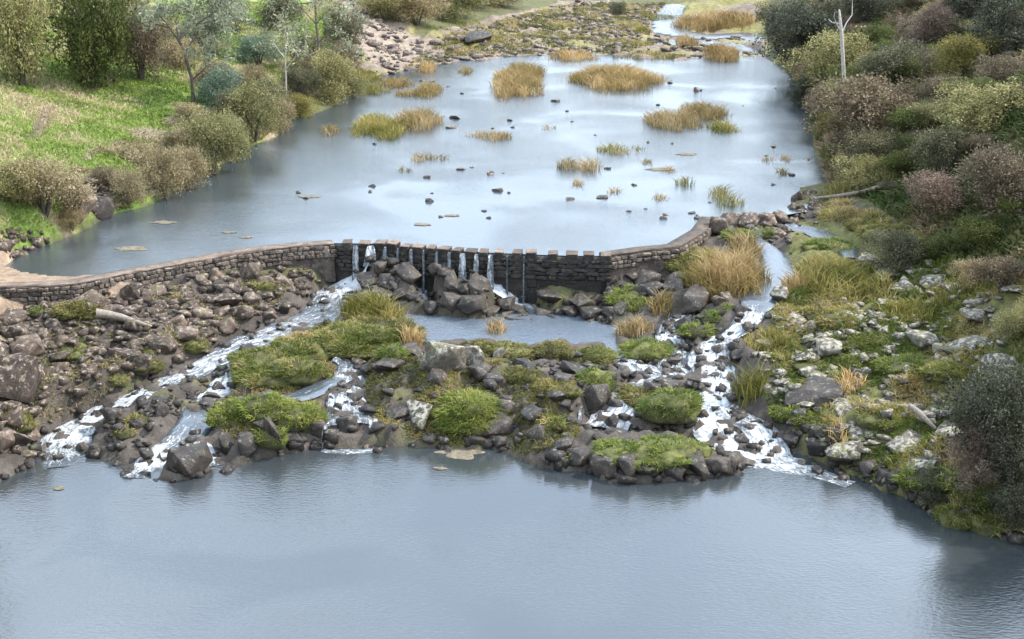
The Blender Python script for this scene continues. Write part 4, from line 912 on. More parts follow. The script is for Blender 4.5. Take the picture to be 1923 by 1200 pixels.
# left bank
L_ = [
 (30, 172, 150, 215, 'dense', 'olive', 'rounded olive-grey tree beside the dense dark green tree', 'bank_tree', 'tree'),
 (155, 172, 165, 225, 'dense', 'darkgreen', 'dense dark green tree with yellow-green top on the grassy bank', 'bank_tree', 'tree'),
 (255, 155, 125, 150, 'loose', 'brown', 'brownish thinly leaved bushy tree at the top of the foot path', 'bank_tree', 'tree'),
 (410, 212, 100, 90, 'loose', 'blue', 'blue-green shrub at the foot of the forked gum tree'),
 (390, 340, 130, 130, 'loose', 'olive', 'large olive shrub leaning over the upper pool below the gum tree'),
 (300, 380, 110, 110, 'loose', 'tan', 'tan and olive shrub on the waterline next to the dark rock outcrop'),
 (235, 395, 80, 70, 'loose', 'tan', 'straw-coloured low shrub just beside the dark rock outcrop'),
 (470, 275, 110, 120, 'loose', 'olive', 'olive-brown shrub with red-brown stems overhanging the pool'),
 (505, 215, 80, 70, 'loose', 'grey', 'grey-green shrub behind the shrub with red-brown stems'),
 (70, 440, 170, 120, 'loose', 'tan', 'big brown-olive shrub at the muddy corner above the weir'),
 (620, 195, 110, 100, 'loose', 'olive', 'brown-olive shrub under the tall thin gum at the pool head'),
 (575, 140, 90, 80, 'loose', 'grey', 'pale grey shrub on the slope behind the tall thin gum'),
 (650, 130, 70, 60, 'twig', 'brown', 'bare brown shrub below the pale talus slope'),
 (640, 90, 70, 80, 'dense', 'grey', 'dark grey-green bush at the edge of the pale talus slope'),
 (330, 130, 90, 60, 'loose', 'tan', 'dry straw shrub on the slope behind the forked gum'),
 (480, 130, 90, 70, 'loose', 'blue', 'sage-coloured shrub on the slope between the two gums'),
 (350, 235, 70, 40, 'loose', 'tan', 'low dry bush on the bank above the big olive shrub'),
 (720, 45, 100, 70, 'loose', 'olive', 'olive shrub standing above the talus slope on the far bank'),
 (780, 55, 110, 75, 'loose', 'tan', 'tan-olive shrub with bare base on the far bank'),
 (850, 42, 130, 70, 'loose', 'olive', 'wide drooping olive shrub at the edge of the stony far shore'),
 (940, 15, 100, 40, 'loose', 'tan', 'low tan shrub at the end of the far bank thicket'),
 (700, 10, 120, 60, 'loose', 'tan', 'pale brown shrub on the far bank above the talus'),
 (1158, 30, 36, 28, 'dense', 'grey', 'small grey bush alone on the stony far shore'),
 (345, 365, 90, 100, 'loose', 'tan', 'straw and olive shrub between the tan shrub and the large olive shrub'),
 (430, 305, 90, 90, 'loose', 'olive', 'olive bush hugging the waterline past the large olive shrub'),
 (525, 250, 70, 70, 'loose', 'tan', 'dry straw bush at the waterline beside the red-stemmed shrub'),
 (560, 225, 70, 50, 'loose', 'yellow', 'yellowish low bush on the jutting stony point'),
 (440, 245, 90, 70, 'loose', 'grey', 'grey bush behind the waterline shrubs'),
 (330, 300, 90, 60, 'twig', 'tan', 'bare tan brush on the bank above the waterline shrubs'),
 (270, 320, 80, 50, 'twig', 'tan', 'dry twiggy brush above the rock outcrop'),
 (200, 360, 70, 50, 'twig', 'brown', 'brown twiggy brush over the dark rock outcrop'),
 (20, 400, 110, 80, 'loose', 'olive', 'olive bush behind the big brown-olive corner shrub'),
 (130, 440, 60, 50, 'loose', 'tan', 'small tan bush between corner shrub and black rock wedge'),
 (560, 185, 80, 60, 'loose', 'grey', 'silvery bush near the slender pale sapling'),
 (600, 170, 70, 70, 'loose', 'tan', 'faded brown bush around the thin gum trunk'),
 (660, 190, 60, 60, 'loose', 'olive', 'olive bush where the reed fringe meets the bank'),
 (280, 100, 100, 90, 'loose', 'olive', 'olive-green bush behind the brownish bushy tree'),
 (380, 110, 110, 80, 'loose', 'gum', 'grey-green bush below the crown of the forked gum'),
 (460, 180, 80, 60, 'twig', 'tan', 'pinkish dry brush between sage shrub and waterline'),
 (400, 165, 80, 60, 'twig', 'tan', 'pale dry brush right beside the forked gum trunk'),
 (760, 20, 120, 60, 'loose', 'olive', 'broad olive shrub crowning the far bank'),
 (880, 18, 120, 60, 'loose', 'olive', 'olive shrub behind the wide drooping shrub'),
 (420, 60, 90, 80, 'loose', 'gum', 'soft grey-green shrub high on the grassy bank'),
 (230, 40, 90, 90, 'dense', 'olive', 'olive tree behind the dense dark green tree', 'bank_tree', 'tree'),
 (520, 60, 80, 90, 'dense', 'grey', 'dark grey tree behind the thin gums', 'bank_tree', 'tree'),
]
# right bank
R_ = [
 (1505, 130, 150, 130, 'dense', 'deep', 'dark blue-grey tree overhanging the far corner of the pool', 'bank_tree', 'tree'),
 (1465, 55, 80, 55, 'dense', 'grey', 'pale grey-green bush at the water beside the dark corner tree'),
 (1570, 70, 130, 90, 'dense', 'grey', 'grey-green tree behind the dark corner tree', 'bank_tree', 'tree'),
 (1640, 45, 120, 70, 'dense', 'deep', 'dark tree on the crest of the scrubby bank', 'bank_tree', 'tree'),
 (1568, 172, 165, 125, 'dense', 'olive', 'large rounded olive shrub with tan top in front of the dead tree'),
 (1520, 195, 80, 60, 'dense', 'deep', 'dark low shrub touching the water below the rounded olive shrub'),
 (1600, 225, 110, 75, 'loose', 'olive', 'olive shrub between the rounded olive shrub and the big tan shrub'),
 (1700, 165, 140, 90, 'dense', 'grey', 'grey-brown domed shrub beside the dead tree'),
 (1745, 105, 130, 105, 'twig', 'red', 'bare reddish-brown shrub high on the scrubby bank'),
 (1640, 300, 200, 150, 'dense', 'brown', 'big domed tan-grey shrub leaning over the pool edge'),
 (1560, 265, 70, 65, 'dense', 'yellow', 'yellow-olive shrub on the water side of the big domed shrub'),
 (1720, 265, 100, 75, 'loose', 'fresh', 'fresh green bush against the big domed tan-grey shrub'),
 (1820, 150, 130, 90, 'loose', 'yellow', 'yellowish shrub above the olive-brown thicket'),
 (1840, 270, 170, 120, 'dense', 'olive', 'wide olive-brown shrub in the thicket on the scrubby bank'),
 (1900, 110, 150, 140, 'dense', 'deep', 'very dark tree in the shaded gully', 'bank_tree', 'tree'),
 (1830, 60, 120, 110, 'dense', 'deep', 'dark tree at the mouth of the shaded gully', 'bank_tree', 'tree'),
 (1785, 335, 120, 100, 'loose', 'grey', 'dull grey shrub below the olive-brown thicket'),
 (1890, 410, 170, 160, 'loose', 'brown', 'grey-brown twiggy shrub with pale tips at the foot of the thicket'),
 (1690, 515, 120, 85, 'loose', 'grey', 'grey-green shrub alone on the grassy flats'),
 (1890, 870, 190, 200, 'dense', 'deep', 'dark grey-green shrub overhanging the flats by the lower pool'),  # darker leaf material paints in the shade on this grey-green shrub
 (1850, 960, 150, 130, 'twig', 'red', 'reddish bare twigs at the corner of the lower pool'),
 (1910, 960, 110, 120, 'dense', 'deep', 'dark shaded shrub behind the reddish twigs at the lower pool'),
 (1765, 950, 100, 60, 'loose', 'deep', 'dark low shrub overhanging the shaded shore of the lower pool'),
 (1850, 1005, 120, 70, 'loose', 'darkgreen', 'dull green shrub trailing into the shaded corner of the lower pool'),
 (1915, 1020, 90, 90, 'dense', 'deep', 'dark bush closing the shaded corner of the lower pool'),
 (1895, 575, 120, 70, 'loose', 'brown', 'brown bush on the slope edge beside the flats'),
 (1915, 650, 90, 80, 'loose', 'olive', 'olive bush on the slope between brown bush and overhanging shrub'),
 (1830, 545, 80, 50, 'loose', 'tan', 'dry tan bush at the back of the flats'),
 (1780, 480, 90, 50, 'loose', 'darkgreen', 'deep green bush behind the lone grey-green shrub'),
 (1830, 800, 80, 60, 'loose', 'grey', 'small grey shrub peeping out before the dark overhanging shrub'),
 (1660, 100, 90, 60, 'loose', 'darkgreen', 'dark green bush between dead tree and bare reddish shrub'),
 (1780, 200, 90, 60, 'loose', 'brown', 'brown scrub bush under the yellowish shrub'),
 (1700, 335, 90, 60, 'loose', 'darkgreen', 'dark green bush beneath the big domed tan-grey shrub'),
 (1760, 420, 110, 60, 'loose', 'brown', 'brown low bush on the shaded lower slope'),
 (1850, 480, 120, 60, 'loose', 'darkgreen', 'green low bush at the shaded top of the flats'),
 (1610, 130, 60, 50, 'loose', 'deep', 'small dark bush at the foot of the dead tree'),
]
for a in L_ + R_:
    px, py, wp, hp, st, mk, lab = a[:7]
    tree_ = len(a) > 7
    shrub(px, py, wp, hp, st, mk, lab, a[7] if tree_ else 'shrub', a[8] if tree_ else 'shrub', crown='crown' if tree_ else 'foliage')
# out of frame, mirrored in the lower pool
for x, y, wm, hm in [(-21, 45, 5, 5), (-20.5, 39, 6, 8), (-20.5, 33, 6, 8), (-21, 27, 6, 7), (19.5, 35, 5, 4), (20.5, 29, 5, 4.5)]:
    t = empty('shrub', (x, y, height(x, y)[0] - .1), x); tag(t, 'dark shrub on the steep shore of the lower pool outside the falls', 'shrub', 'shrubs on the steep shores of the lower pool')
    SHN[0] += 1; f, s = PROTO['dense'][SHN[0] % 3]
    o = obj('foliage', f, None, t); omat(o, M['olive']); o.scale = (wm, wm, hm); o = obj('stem', s, None, t); omat(o, M['bark']); o.scale = (wm, wm, hm)

BANKM = [(hit(a_, b_), c_) for a_, b_, c_ in [(1588, 215, 'the dead tree'), (1640, 300, 'the big domed tan-grey shrub'), (1745, 105, 'the bare reddish-brown shrub'), (1900, 110, 'the shaded gully'), (1620, 368, 'the grey curved branch'), (1890, 410, 'the twiggy pale-tipped shrub'), (1505, 130, 'the dark corner tree'), (1840, 270, 'the wide olive-brown shrub'), (1820, 150, 'the yellowish shrub'), (1870, 408, 'the pale bare branch'), (1690, 505, 'the lone shrub of the flats')]]
# green understorey bushes, low and many, on the scrubby bank
for x, y, s in scatter([(1480, 90), (1560, 280), (1600, 350), (1700, 400), (1910, 470), (1910, 40), (1600, 10)], 80, .6, 1.5, .42, .3, 40, 1.2):
    t = empty('undershrub', (x, y, height(x, y)[0] - .08), random.uniform(0, 6)); mk_ = random.choice(['darkgreen', 'fresh', 'brown', 'olive', 'grey', 'red', 'olive', 'brown'])
    d_, t_ = min((math.hypot(x - q[0], y - q[1]), w_) for q, w_ in BANKM)
    tag(t, ('large ' if s > 1.15 else ('' if s > .85 else 'small ')) + {'darkgreen': 'dark green', 'fresh': 'fresh green', 'brown': 'grey-brown', 'olive': 'olive', 'grey': 'grey-green', 'red': 'red-brown'}[mk_] + ' undershrub on the scrubby bank near ' + t_, 'shrub', 'undershrubs on the scrubby bank')
    SHN[0] += 1; f, st_ = PROTO['loose'][SHN[0] % 3]; h_ = random.uniform(.7, 1.2) * s
    o = obj('foliage', f, None, t); omat(o, M[mk_]); o.scale = (s * 2.4, s * 2.2, h_ * 1.5)
    o = obj('stem', st_, None, t); omat(o, M['bark']); o.scale = (s * 2.4, s * 2.2, h_ * 1.3)

def at(px, py, y): d = ray(px, py); t = y / d[1]; return np.array((d[0] * t, y, CAM_H + d[2] * t))
def gum(label, trunk, branches, mk, bark, leafn=60, sprd=.6, name='gum_tree', leaf=.26):
    base = hit(*trunk[0][:2]); y = base[1]
    pts = [at(*q[:2], y) - base for q in trunk]; pts[0] = np.array((0, 0, -.2))
    t = empty(name, base); tag(t, label, 'tree')
    paths = [(pts, [q[2] for q in trunk])]; tips = []
    for br in branches:
        bp = [at(q[0], q[1], y + (q[2] if len(q) > 2 else 0) * (i / max(1, len(br) - 1))) - base for i, q in enumerate(br)]
        r0 = .05; paths.append((bp, [r0 * (1 - .75 * i / (len(bp) - 1)) for i in range(len(bp))]))
        tips += [bp[-1]] + [(bp[-1] + bp[-2]) / 2]
    V, Fq = tubes(paths, 6); obj('trunk', mesh_np('trunk', V, Fq, None, True), M[bark], t)
    if mk:
        cen, tin = [], []
        for tp in tips:
            for _ in range(4):
                c = tp + RNG.normal(0, sprd, 3) * np.array((1, .9, .6)); q = c + RNG.normal(0, .22, (leafn, 3)); cen.append(q); tin.append(np.clip(RNG.uniform(.1, .9) + RNG.normal(0, .15, leafn), 0, 1))
        cen = np.concatenate(cen); V, Fc = leaves(cen, RNG.uniform(leaf * .7, leaf * 1.4, len(cen)), None, RNG, .32)
        obj('crown', mesh_np('crown', V, Fc, {'tint': ('FACE', 'FLOAT', np.concatenate(tin))}), M[mk], t)
    return t
gum('sparse gum tree with a forked trunk rising from the grassy bank', [(363, 195, .14), (361, 150, .12), (350, 115, .11), (348, 98, .10), (335, 75, .07), (318, 52, .05)],
    [[(348, 98, 0), (362, 75, .5), (370, 45, 1), (372, 10, 1)], [(318, 52, 0), (300, 30, -1), (295, 5, -1)], [(335, 75, 0), (330, 40, 1), (345, 10, 1)], [(370, 45, 0), (400, 25, -1), (420, 5, -1)], [(362, 75, 0), (395, 62, 1), (425, 50, 1)], [(361, 150, 0), (385, 128, -1), (410, 110, -1)], [(318, 52, 0), (290, 45, 1), (272, 30, 1)], [(370, 45, 0), (440, 30, 2)]], 'gum', 'bark')
gum('tall thin gum with pinkish branches at the head of the pool', [(600, 158, .15), (598, 120, .13), (598, 80, .11), (594, 45, .09), (592, 5, .07)],
    [[(598, 80, 0), (575, 60, 1), (550, 40, 1)], [(598, 80, 0), (625, 55, -1), (650, 35, -1)], [(594, 45, 0), (570, 20, 1), (560, -10, 1)], [(594, 45, 0), (615, 20, -1), (640, 0, 1)], [(598, 105, 0), (625, 95, 1), (648, 88, 1)], [(598, 100, 0), (570, 95, -1), (545, 85, -1)], [(592, 5, 0), (520, 10, 2)], [(592, 5, 0), (600, -20, 0)]], 'gum', 'bark_twig', 36, .75)
gum('slender pale gum sapling standing before the tall thin gum', [(537, 188, .07), (537, 150, .06), (535, 110, .05), (540, 70, .03)],
    [[(535, 110, 0), (520, 90, 1), (510, 75, 1)], [(537, 130, 0), (555, 105, -1), (560, 85, -1)], [(540, 70, 0), (535, 45, 0)]], 'gum', 'bark_pale', 30, .5)
gum('bare white dead tree with a forked top on the scrubby bank', [(1588, 215, .13), (1586, 165, .12), (1583, 110, .11), (1580, 60, .10), (1578, 40, .08), (1576, 18, .05)],
    [[(1581, 62, 0), (1590, 42, .5), (1600, 28, 1), (1601, -8, 1)], [(1580, 60, 0), (1572, 48, -.5), (1566, 32, -1), (1568, 22, -1)], [(1578, 45, 0), (1562, 42, .4), (1556, 36, .6)]], None, 'bark_pale', name='dead_tree')

# logs and branches
def log(name, label, pix, rads, mat, cat='log', lift=.1):
    pts = [hit(x, y) + np.array((0, 0, lift + r)) for (x, y), r in zip(pix, rads)]; b0 = pts[0].copy()
    V, Fq = tubes([([p - b0 for p in pts], rads)], 8); V = V + (vnoise(V * 6, 3) - .5)[:, None] * .05
    return tag(obj(name, mesh_np(name, V, Fq, None, True), mat, None, b0), label, cat)
log('driftwood_log', 'pale brown driftwood log lying on the rubble below the weir wall', [(183, 612), (205, 612), (230, 616), (258, 624), (285, 630)], [.2, .16, .13, .11, .05], M['dead_wood'], 'log', .3)
log('fallen_branch', 'long grey curved branch lying at the scrubby bank behind the boulder row', [(1530, 378), (1575, 375), (1620, 368), (1655, 357), (1690, 345)], [.06, .09, .1, .09, .05], M['dead_wood'], 'branch')
log('fallen_branch', 'pale bare branch lying in the shade at the top of the flats', [(1835, 415), (1870, 408), (1915, 402)], [.05, .07, .06], M['dead_wood'], 'branch')
log('fallen_branch', 'whitish splintered log slab lying across the lichen boulders', [(1708, 780), (1725, 795), (1740, 808), (1755, 822)], [.09, .1, .09, .05], M['dead_wood'], 'branch', .25)
log('fallen_branch', 'grey fallen trunk high in the shaded gully', [(1790, 45), (1815, 60), (1840, 82)], [.12, .12, .08], M['dead_wood'], 'branch', .5)

# ------------------------------------------------------------------ reeds, sedges and grass mounds
def reed(label, patches, h, mk, dens=70, name='reed_clump', cat='reeds', group=None, spread=.22, width=.035, z=None):
    """patches: (px, py, w px, depth px) ellipses on the water or ground"""
    B = []; c0 = None
    for px, py, wp, dp in patches:
        g0 = hit(px, py); p = P(px, py, ZU) if g0[2] < ZU and (py < 395 and px < 1535) else g0
        if z is not None: p = P(px, py, z)
        D = p[1] * CT + (CAM_H - p[2]) * ST; rx = wp / 2 * D / F_PX; ry = max(dp / 2 * D / F_PX / max(.12, math.sin(math.atan2(CAM_H - p[2], p[1]))), .3)
        n_ = int(min(5000, max(90, 1.5 * dens * rx * ry * 3.14)))
        a = RNG.uniform(0, 6.28, n_); r = np.sqrt(RNG.uniform(0, 1, n_)) * (1 + .3 * RNG.uniform(0, 1, n_) ** 4) * (.75 + .5 * vnoise(np.column_stack((np.cos(a) * 2 + px, np.sin(a) * 2)), 4))
        x = p[0] + rx * r * np.cos(a); y = p[1] + ry * r * np.sin(a)
        ok = (fbm(np.column_stack((x, y)) * 1.3, 15, 3) > .36) | (rx < 1.0)
        x, y = x[ok], y[ok]; gz = height(x, y); zz = np.maximum(gz - .03, (ZU - .25) if py < 395 and p[2] <= ZU + .02 else -1) if z is None else np.full(len(x), z - .1)
        hh = 1.15 * h * (1.05 - .35 * r[ok] ** 2) * RNG.uniform(.55, 1.1, len(x)) * (.75 + .5 * fbm(np.column_stack((x, y)) * .9, 19))
        B.append(np.column_stack((x, y, zz, hh)))
        if c0 is None: c0 = np.array((p[0], p[1], p[2]))
    B = np.concatenate(B); d = RNG.normal(0, spread, (len(B), 3)); d[:, 2] = 1; d /= np.linalg.norm(d, axis=1)[:, None]
    V, Fc = blades(B[:, :3], d, B[:, 3], RNG.uniform(width * .7, width * 1.4, len(B)), .28)
    tin = np.clip(.5 + (fbm(B[:, :2] * .8, 23) - .5) * 1.6 + RNG.normal(0, .22, len(B)), 0, 1)
    me = mesh_np(name, V - c0, Fc, {'tint': ('FACE', 'FLOAT', np.concatenate((tin, tin)))})
    return tag(obj(name, me, M[mk], None, c0), label, cat, group)
reed('widest golden reed clump at the head of the upper pool', [(1160, 152, 150, 34), (1125, 148, 80, 24)], 1.35, 'reed')
reed('tall green-hearted reed clump beside two pale rocks in the pool', [(968, 160, 95, 46), (985, 140, 70, 24)], 1.3, 'reed')
reed('dense straw-coloured reed clump next to a ragged greener clump', [(785, 232, 85, 26)], 1.4, 'reed')
reed('ragged olive reed clump next to the dense straw-coloured clump', [(700, 238, 70, 36), (735, 248, 50, 34)], 1.0, 'sedge')
reed('long reed clump with a reddish tip near the scrubby bank', [(1262, 232, 100, 26), (1320, 215, 90, 22)], 1.25, 'reed')
reed('small dark green reed clump touching the long clump', [(1357, 243, 52, 16)], .9, 'sedge')
reed('two-tufted short reed clump with dark gaps in mid pool', [(1065, 315, 40, 10), (1105, 316, 48, 14)], 1.0, 'reed')
reed('low grey-olive reed clump just behind the two-tufted clump', [(1168, 283, 85, 14)], .8, 'sedge')
reed('thin reed patch trailing weed in mid pool', [(935, 258, 55, 14), (900, 255, 50, 6)], .75, 'reed')
reed('sparse broken reed patch in front of the ragged olive clump', [(790, 298, 34, 12), (820, 298, 44, 6)], .75, 'reed', 50)
reed('small square reed tuft between weir and scrubby bank', [(1285, 345, 34, 10)], .9, 'sedge')
reed('ragged tuft of reeds in the shallows before the boulder row', [(1352, 368, 36, 16), (1375, 385, 50, 8)], 1.0, 'sedge', 50)
reed('reed belt in the shallow back corner of the pool', [(805, 172, 46, 22), (775, 178, 60, 8), (740, 160, 70, 10)], 1.0, 'reed')
reed('reed fringe against the far stony shore beneath the shrubs', [(690, 152, 60, 16), (700, 172, 60, 14)], .9, 'sedge')
for i_, (px, py) in enumerate([(1085, 345), (1155, 360), (1030, 240), (1215, 305), (1255, 320), (1440, 300), (1470, 325), (760, 320), (1240, 372), (1475, 300)]):
    reed('sparse wisp of dry reeds standing in open water of the upper pool', [(px, py, 20 + i_ % 3 * 5, 8)], .6, 'reed', 30, 'reed_wisp', 'reeds', 'reed wisps in open water')
reed('small orange reed tuft by the stony shore', [(803, 132, 28, 10)], 1.1, 'reed_orange')
reed('lone tiny reed tuft off the stony shore', [(876, 135, 22, 9)], .9, 'reed')
reed('large orange reed bed beside the incoming stream', [(1340, 50, 150, 12)], 1.7, 'reed_orange', 45, width=.05)
reed('orange and olive reed clump on the gravel between stream arms', [(1355, 108, 66, 16), (1290, 85, 40, 8)], 1.3, 'reed_orange')
reed('low yellow-green sedge bank along the edge of the stream mouth', [(1220, 105, 120, 8), (1170, 85, 120, 8)], .55, 'turf_olive', 60)
reed('reddish reed clump on the stony shore behind the widest clump', [(1075, 108, 90, 12)], 1.0, 'reed_orange', 50)
reed('yellow-green sedge patch on the far stony shore', [(1230, 35, 90, 10), (1180, 55, 60, 8)], .6, 'turf_olive', 40)
reed('bright yellow-green grass strip under the far bank shrubs', [(880, 42, 120, 5), (820, 55, 60, 4)], .35, 'turf_bright', 50)
reed('dark reed tussock beside the stream mouth', [(1207, 62, 26, 6)], 1.3, 'sedge')
reed('small reddish tuft beside the overhanging left shore', [(620, 248, 26, 14)], .9, 'reed')
reed('rusty reed tuft standing alone in the middle pool', [(930, 622, 32, 12)], .95, 'reed_orange', 160, z=ZM)
reed('tall brown sedge crowning the island beside the left stream', [(700, 598, 110, 26), (735, 612, 60, 20)], 1.15, 'sedge', 170, 'sedge_clump', 'sedge')
reed('rusty sedge tuft at the edge of the middle pool', [(775, 640, 34, 16)], .95, 'reed_orange', 160, 'sedge_clump', 'sedge')
reed('big golden sedge thicket filling the corner behind the weir end', [(1370, 535, 130, 44), (1330, 540, 60, 30)], 1.4, 'reed', 150, 'sedge_clump', 'sedge')
reed('broad yellow-green sedge thicket across the side channel', [(1560, 530, 130, 50), (1590, 555, 70, 26)], 1.2, 'sedge', 110, 'sedge_clump', 'sedge')
reed('tan sedge spilling over the bank beside the curved wall', [(1330, 505, 70, 22), (1300, 530, 50, 16)], 1.0, 'sedge', 130, 'sedge_clump', 'sedge')
reed('golden sedge fringe along the channel lip by the weir end', [(1400, 470, 60, 16)], 1.1, 'reed', 130, 'sedge_clump', 'sedge')
reed('pale sedge fringe on the far lip of the side channel', [(1490, 545, 40, 22)], .9, 'reed', 130, 'sedge_clump', 'sedge')
reed('olive sedge mat reaching from the side channel to the lone shrub', [(1640, 545, 80, 26), (1622, 530, 80, 26)], .8, 'sedge', 110, 'sedge_clump', 'sedge')
reed('rusty grass hanging over the shaded shore below the reddish twigs', [(1800, 962, 80, 16), (1850, 985, 70, 14)], .55, 'sedge', 130, 'sedge_clump', 'sedge')
reed('upright straw sedge column on the bank of the cascade', [(1405, 740, 56, 16)], 1.35, 'sedge', 170, 'sedge_clump', 'sedge')
reed('golden sedge tuft between the middle pool and the cascade', [(1190, 618, 62, 16)], .8, 'reed', 160, 'sedge_clump', 'sedge')
reed('pinkish dry sedge tuft under the weir end', [(1240, 578, 44, 14)], .8, 'reed', 160, 'sedge_clump', 'sedge')
reed('yellow reed fringe under the big domed shrub at the pool edge', [(1610, 355, 120, 18)], 1.0, 'sedge', 90, 'sedge_clump', 'sedge')
reed('brown sedge on the flats below the lone grey-green shrub', [(1700, 590, 110, 24)], .7, 'sedge', 110, 'sedge_clump', 'sedge')
reed('round rusty sedge tussock amid the lichen boulders', [(1708, 735, 44, 12)], .5, 'reed_orange', 200, 'sedge_clump', 'sedge')
reed('rusty drooping sedge on the slope above the black wet slab', [(1595, 735, 50, 18)], .7, 'reed_orange', 160, 'sedge_clump', 'sedge')
reed('dry sedge tussock at the shore below the black wet slab', [(1570, 830, 36, 18)], .8, 'reed', 160, 'sedge_clump', 'sedge')
reed('dark leaning grass above the upright straw sedge column', [(1440, 655, 70, 26)], .7, 'sedge', 160, 'sedge_clump', 'sedge')
reed('golden grass patch on the upper edge of the flats', [(1790, 560, 110, 26)], .6, 'sedge', 90, 'sedge_clump', 'sedge')

def mound(label, lobes, mk, name='grass_mound', cat='grass mound', bl=.19, dens=620):
    """lobes: (px, py of the middle of the footprint, width px, height m)"""
    ps = []
    for px, py, wp, hm in lobes:
        p = hit(px, py); D = p[1] * CT + (CAM_H - p[2]) * ST; ps.append((p, wp / 2 * D / F_PX * 1.12, hm * .95))
    c0 = ps[0][0].copy(); t = empty(name, c0); tag(t, label, cat)
    TV, TF, off = [], [], 0; BB, DD, TI = [], [], []
    for i, (p, rx, hm) in enumerate(ps):
        bm = bmesh.new(); bmesh.ops.create_icosphere(bm, subdivisions=3, radius=1); V = np.array([v.co[:] for v in bm.verts]); Fc = np.array([[v.index for v in f.verts] for f in bm.faces]); bm.free()
        sc_ = np.array((rx, rx * .78, hm)); k = 1 + .95 * (fbm(V * 2.0 + p, 3, 4) - .5)
        W = V * sc_ * k[:, None] + p - c0; TV.append(W); TF.append(Fc + off); off += len(V)
        n_ = int(dens * rx * rx * 2.6); d = RNG.normal(size=(n_, 3)); d[:, 2] = np.abs(d[:, 2]) * 1.1 - .12; d /= np.linalg.norm(d, axis=1)[:, None]
        kk = 1 + .95 * (fbm(d * 2.0 + p, 3, 4) - .5); b_ = d * sc_ * kk[:, None] + p - c0
        keep = fbm((b_ + c0) * 2.6, 37, 3) > (.41 if len(ps) > 1 else .1)
        b_, d = b_[keep], d[keep]
        nd = d * .6 + np.array((0, 0, .55)) + RNG.normal(0, .3, d.shape); nd /= np.linalg.norm(nd, axis=1)[:, None]
        BB.append(b_); DD.append(nd); TI.append(np.clip(fbm((b_ + c0) * 1.8, 29, 3) * 1.5 - .25 + RNG.normal(0, .2, len(b_)), 0, 1))
    obj('turf', mesh_np('turf', np.concatenate(TV), np.concatenate(TF), None, True), M['soil_turf'], t)
    B, Dr, T_ = np.concatenate(BB), np.concatenate(DD), np.concatenate(TI)
    V, Fq = blades(B, Dr, RNG.uniform(bl * .6, bl * 1.4, len(B)), RNG.uniform(.022, .042, len(B)), .5)
    obj('blades', mesh_np('blades', V, Fq, {'tint': ('FACE', 'FLOAT', np.concatenate((T_, T_)))}), M[mk], t)
    return t
M['soil_turf'] = rock_mat('turf_soil', (.06, .05, .02), (.12, .12, .035), (.20, .20, .05))
mound('large green grass mound between the left stream and its branch', [(520, 690, 130, .5), (560, 665, 110, .45), (480, 680, 80, .4), (560, 700, 80, .45), (500, 715, 90, .35), (470, 712, 60, .3)], 'turf')
mound('long low grass ridge linking the green mound to the brown sedge', [(610, 645, 90, .35), (650, 635, 90, .4), (660, 655, 90, .35), (700, 640, 80, .4), (590, 655, 60, .3)], 'turf')
mound('green grass bank below the tall brown sedge', [(720, 625, 110, .45), (755, 635, 70, .4), (690, 615, 80, .4)], 'turf_olive')
mound('two-humped bright grass mound at the edge of the lower pool', [(500, 770, 100, .4), (555, 785, 95, .42), (580, 795, 60, .4), (420, 790, 60, .35), (460, 775, 80, .4), (510, 825, 60, .35)], 'turf_bright')
mound('bright round grass cushion beside the island head', [(735, 668, 46, .3)], 'turf_bright')
mound('bright leafy green bush on the front of the island', [(880, 775, 100, .6), (850, 790, 60, .45), (915, 785, 60, .45), (880, 800, 80, .4)], 'turf_bright', 'grass_mound', 'grass mound', .24)
mound('olive moss cushion along the middle pool shore', [(940, 660, 90, .3), (980, 668, 60, .3), (905, 652, 40, .22)], 'turf_olive', 'moss_cushion', 'moss', .1)
mound('olive moss dome on the island below the shore cushion', [(975, 710, 64, .32)], 'turf_olive', 'moss_cushion', 'moss', .14)
mound('small peaked moss dome on the middle pool shore', [(1040, 662, 60, .4)], 'turf_olive', 'moss_cushion', 'moss', .12)
mound('dark-sided moss loaf at the end of the middle pool', [(1120, 672, 66, .38)], 'turf', 'moss_cushion', 'moss', .12)
mound('bright green tuft hanging over the steep black boulder', [(1115, 715, 56, .45), (1120, 735, 40, .35)], 'turf_bright')
mound('flat moss patch in the middle of the island', [(1040, 725, 70, .2), (1060, 738, 50, .2)], 'turf_olive', 'moss_cushion', 'moss', .1)
mound('rounded grass mound in the midst of the wide cascade', [(1262, 768, 92, .62), (1285, 770, 56, .55)], 'turf_bright')
mound('brown-topped mossy hump joined to the cascade mound', [(1205, 755, 70, .45), (1180, 742, 40, .3)], 'turf_olive')
mound('grass sheet covering the flat front islet', [(1180, 853, 110, .36), (1240, 852, 120, .38), (1295, 856, 80, .34), (1150, 848, 64, .34), (1215, 864, 90, .3), (1275, 868, 60, .3)], 'turf_bright', bl=.14)
mound('bright grass cushion where the middle pool spills over', [(1215, 662, 74, .36), (1190, 658, 40, .28)], 'turf_bright')
mound('sloping grass tongue beside the black pale-topped boulder', [(1340, 605, 50, .3), (1310, 625, 50, .28), (1360, 590, 40, .3)], 'turf_bright')
mound('grassy hump between weir end and golden sedge tuft', [(1178, 565, 64, .35), (1195, 578, 54, .3), (1186, 555, 54, .3)], 'turf_bright')
mound('yellow moss cushion on the rocky spit in the left stream', [(255, 795, 44, .25), (235, 815, 34, .22)], 'turf_olive', 'moss_cushion', 'moss', .1)
mound('yellow-green moss ridge across the rubble slope', [(310, 645, 46, .25), (290, 660, 40, .22), (330, 635, 36, .22)], 'turf_olive', 'moss_cushion', 'moss', .1)
mound('small round moss cushion next to the left stream', [(368, 652, 42, .25)], 'turf_olive', 'moss_cushion', 'moss', .1)
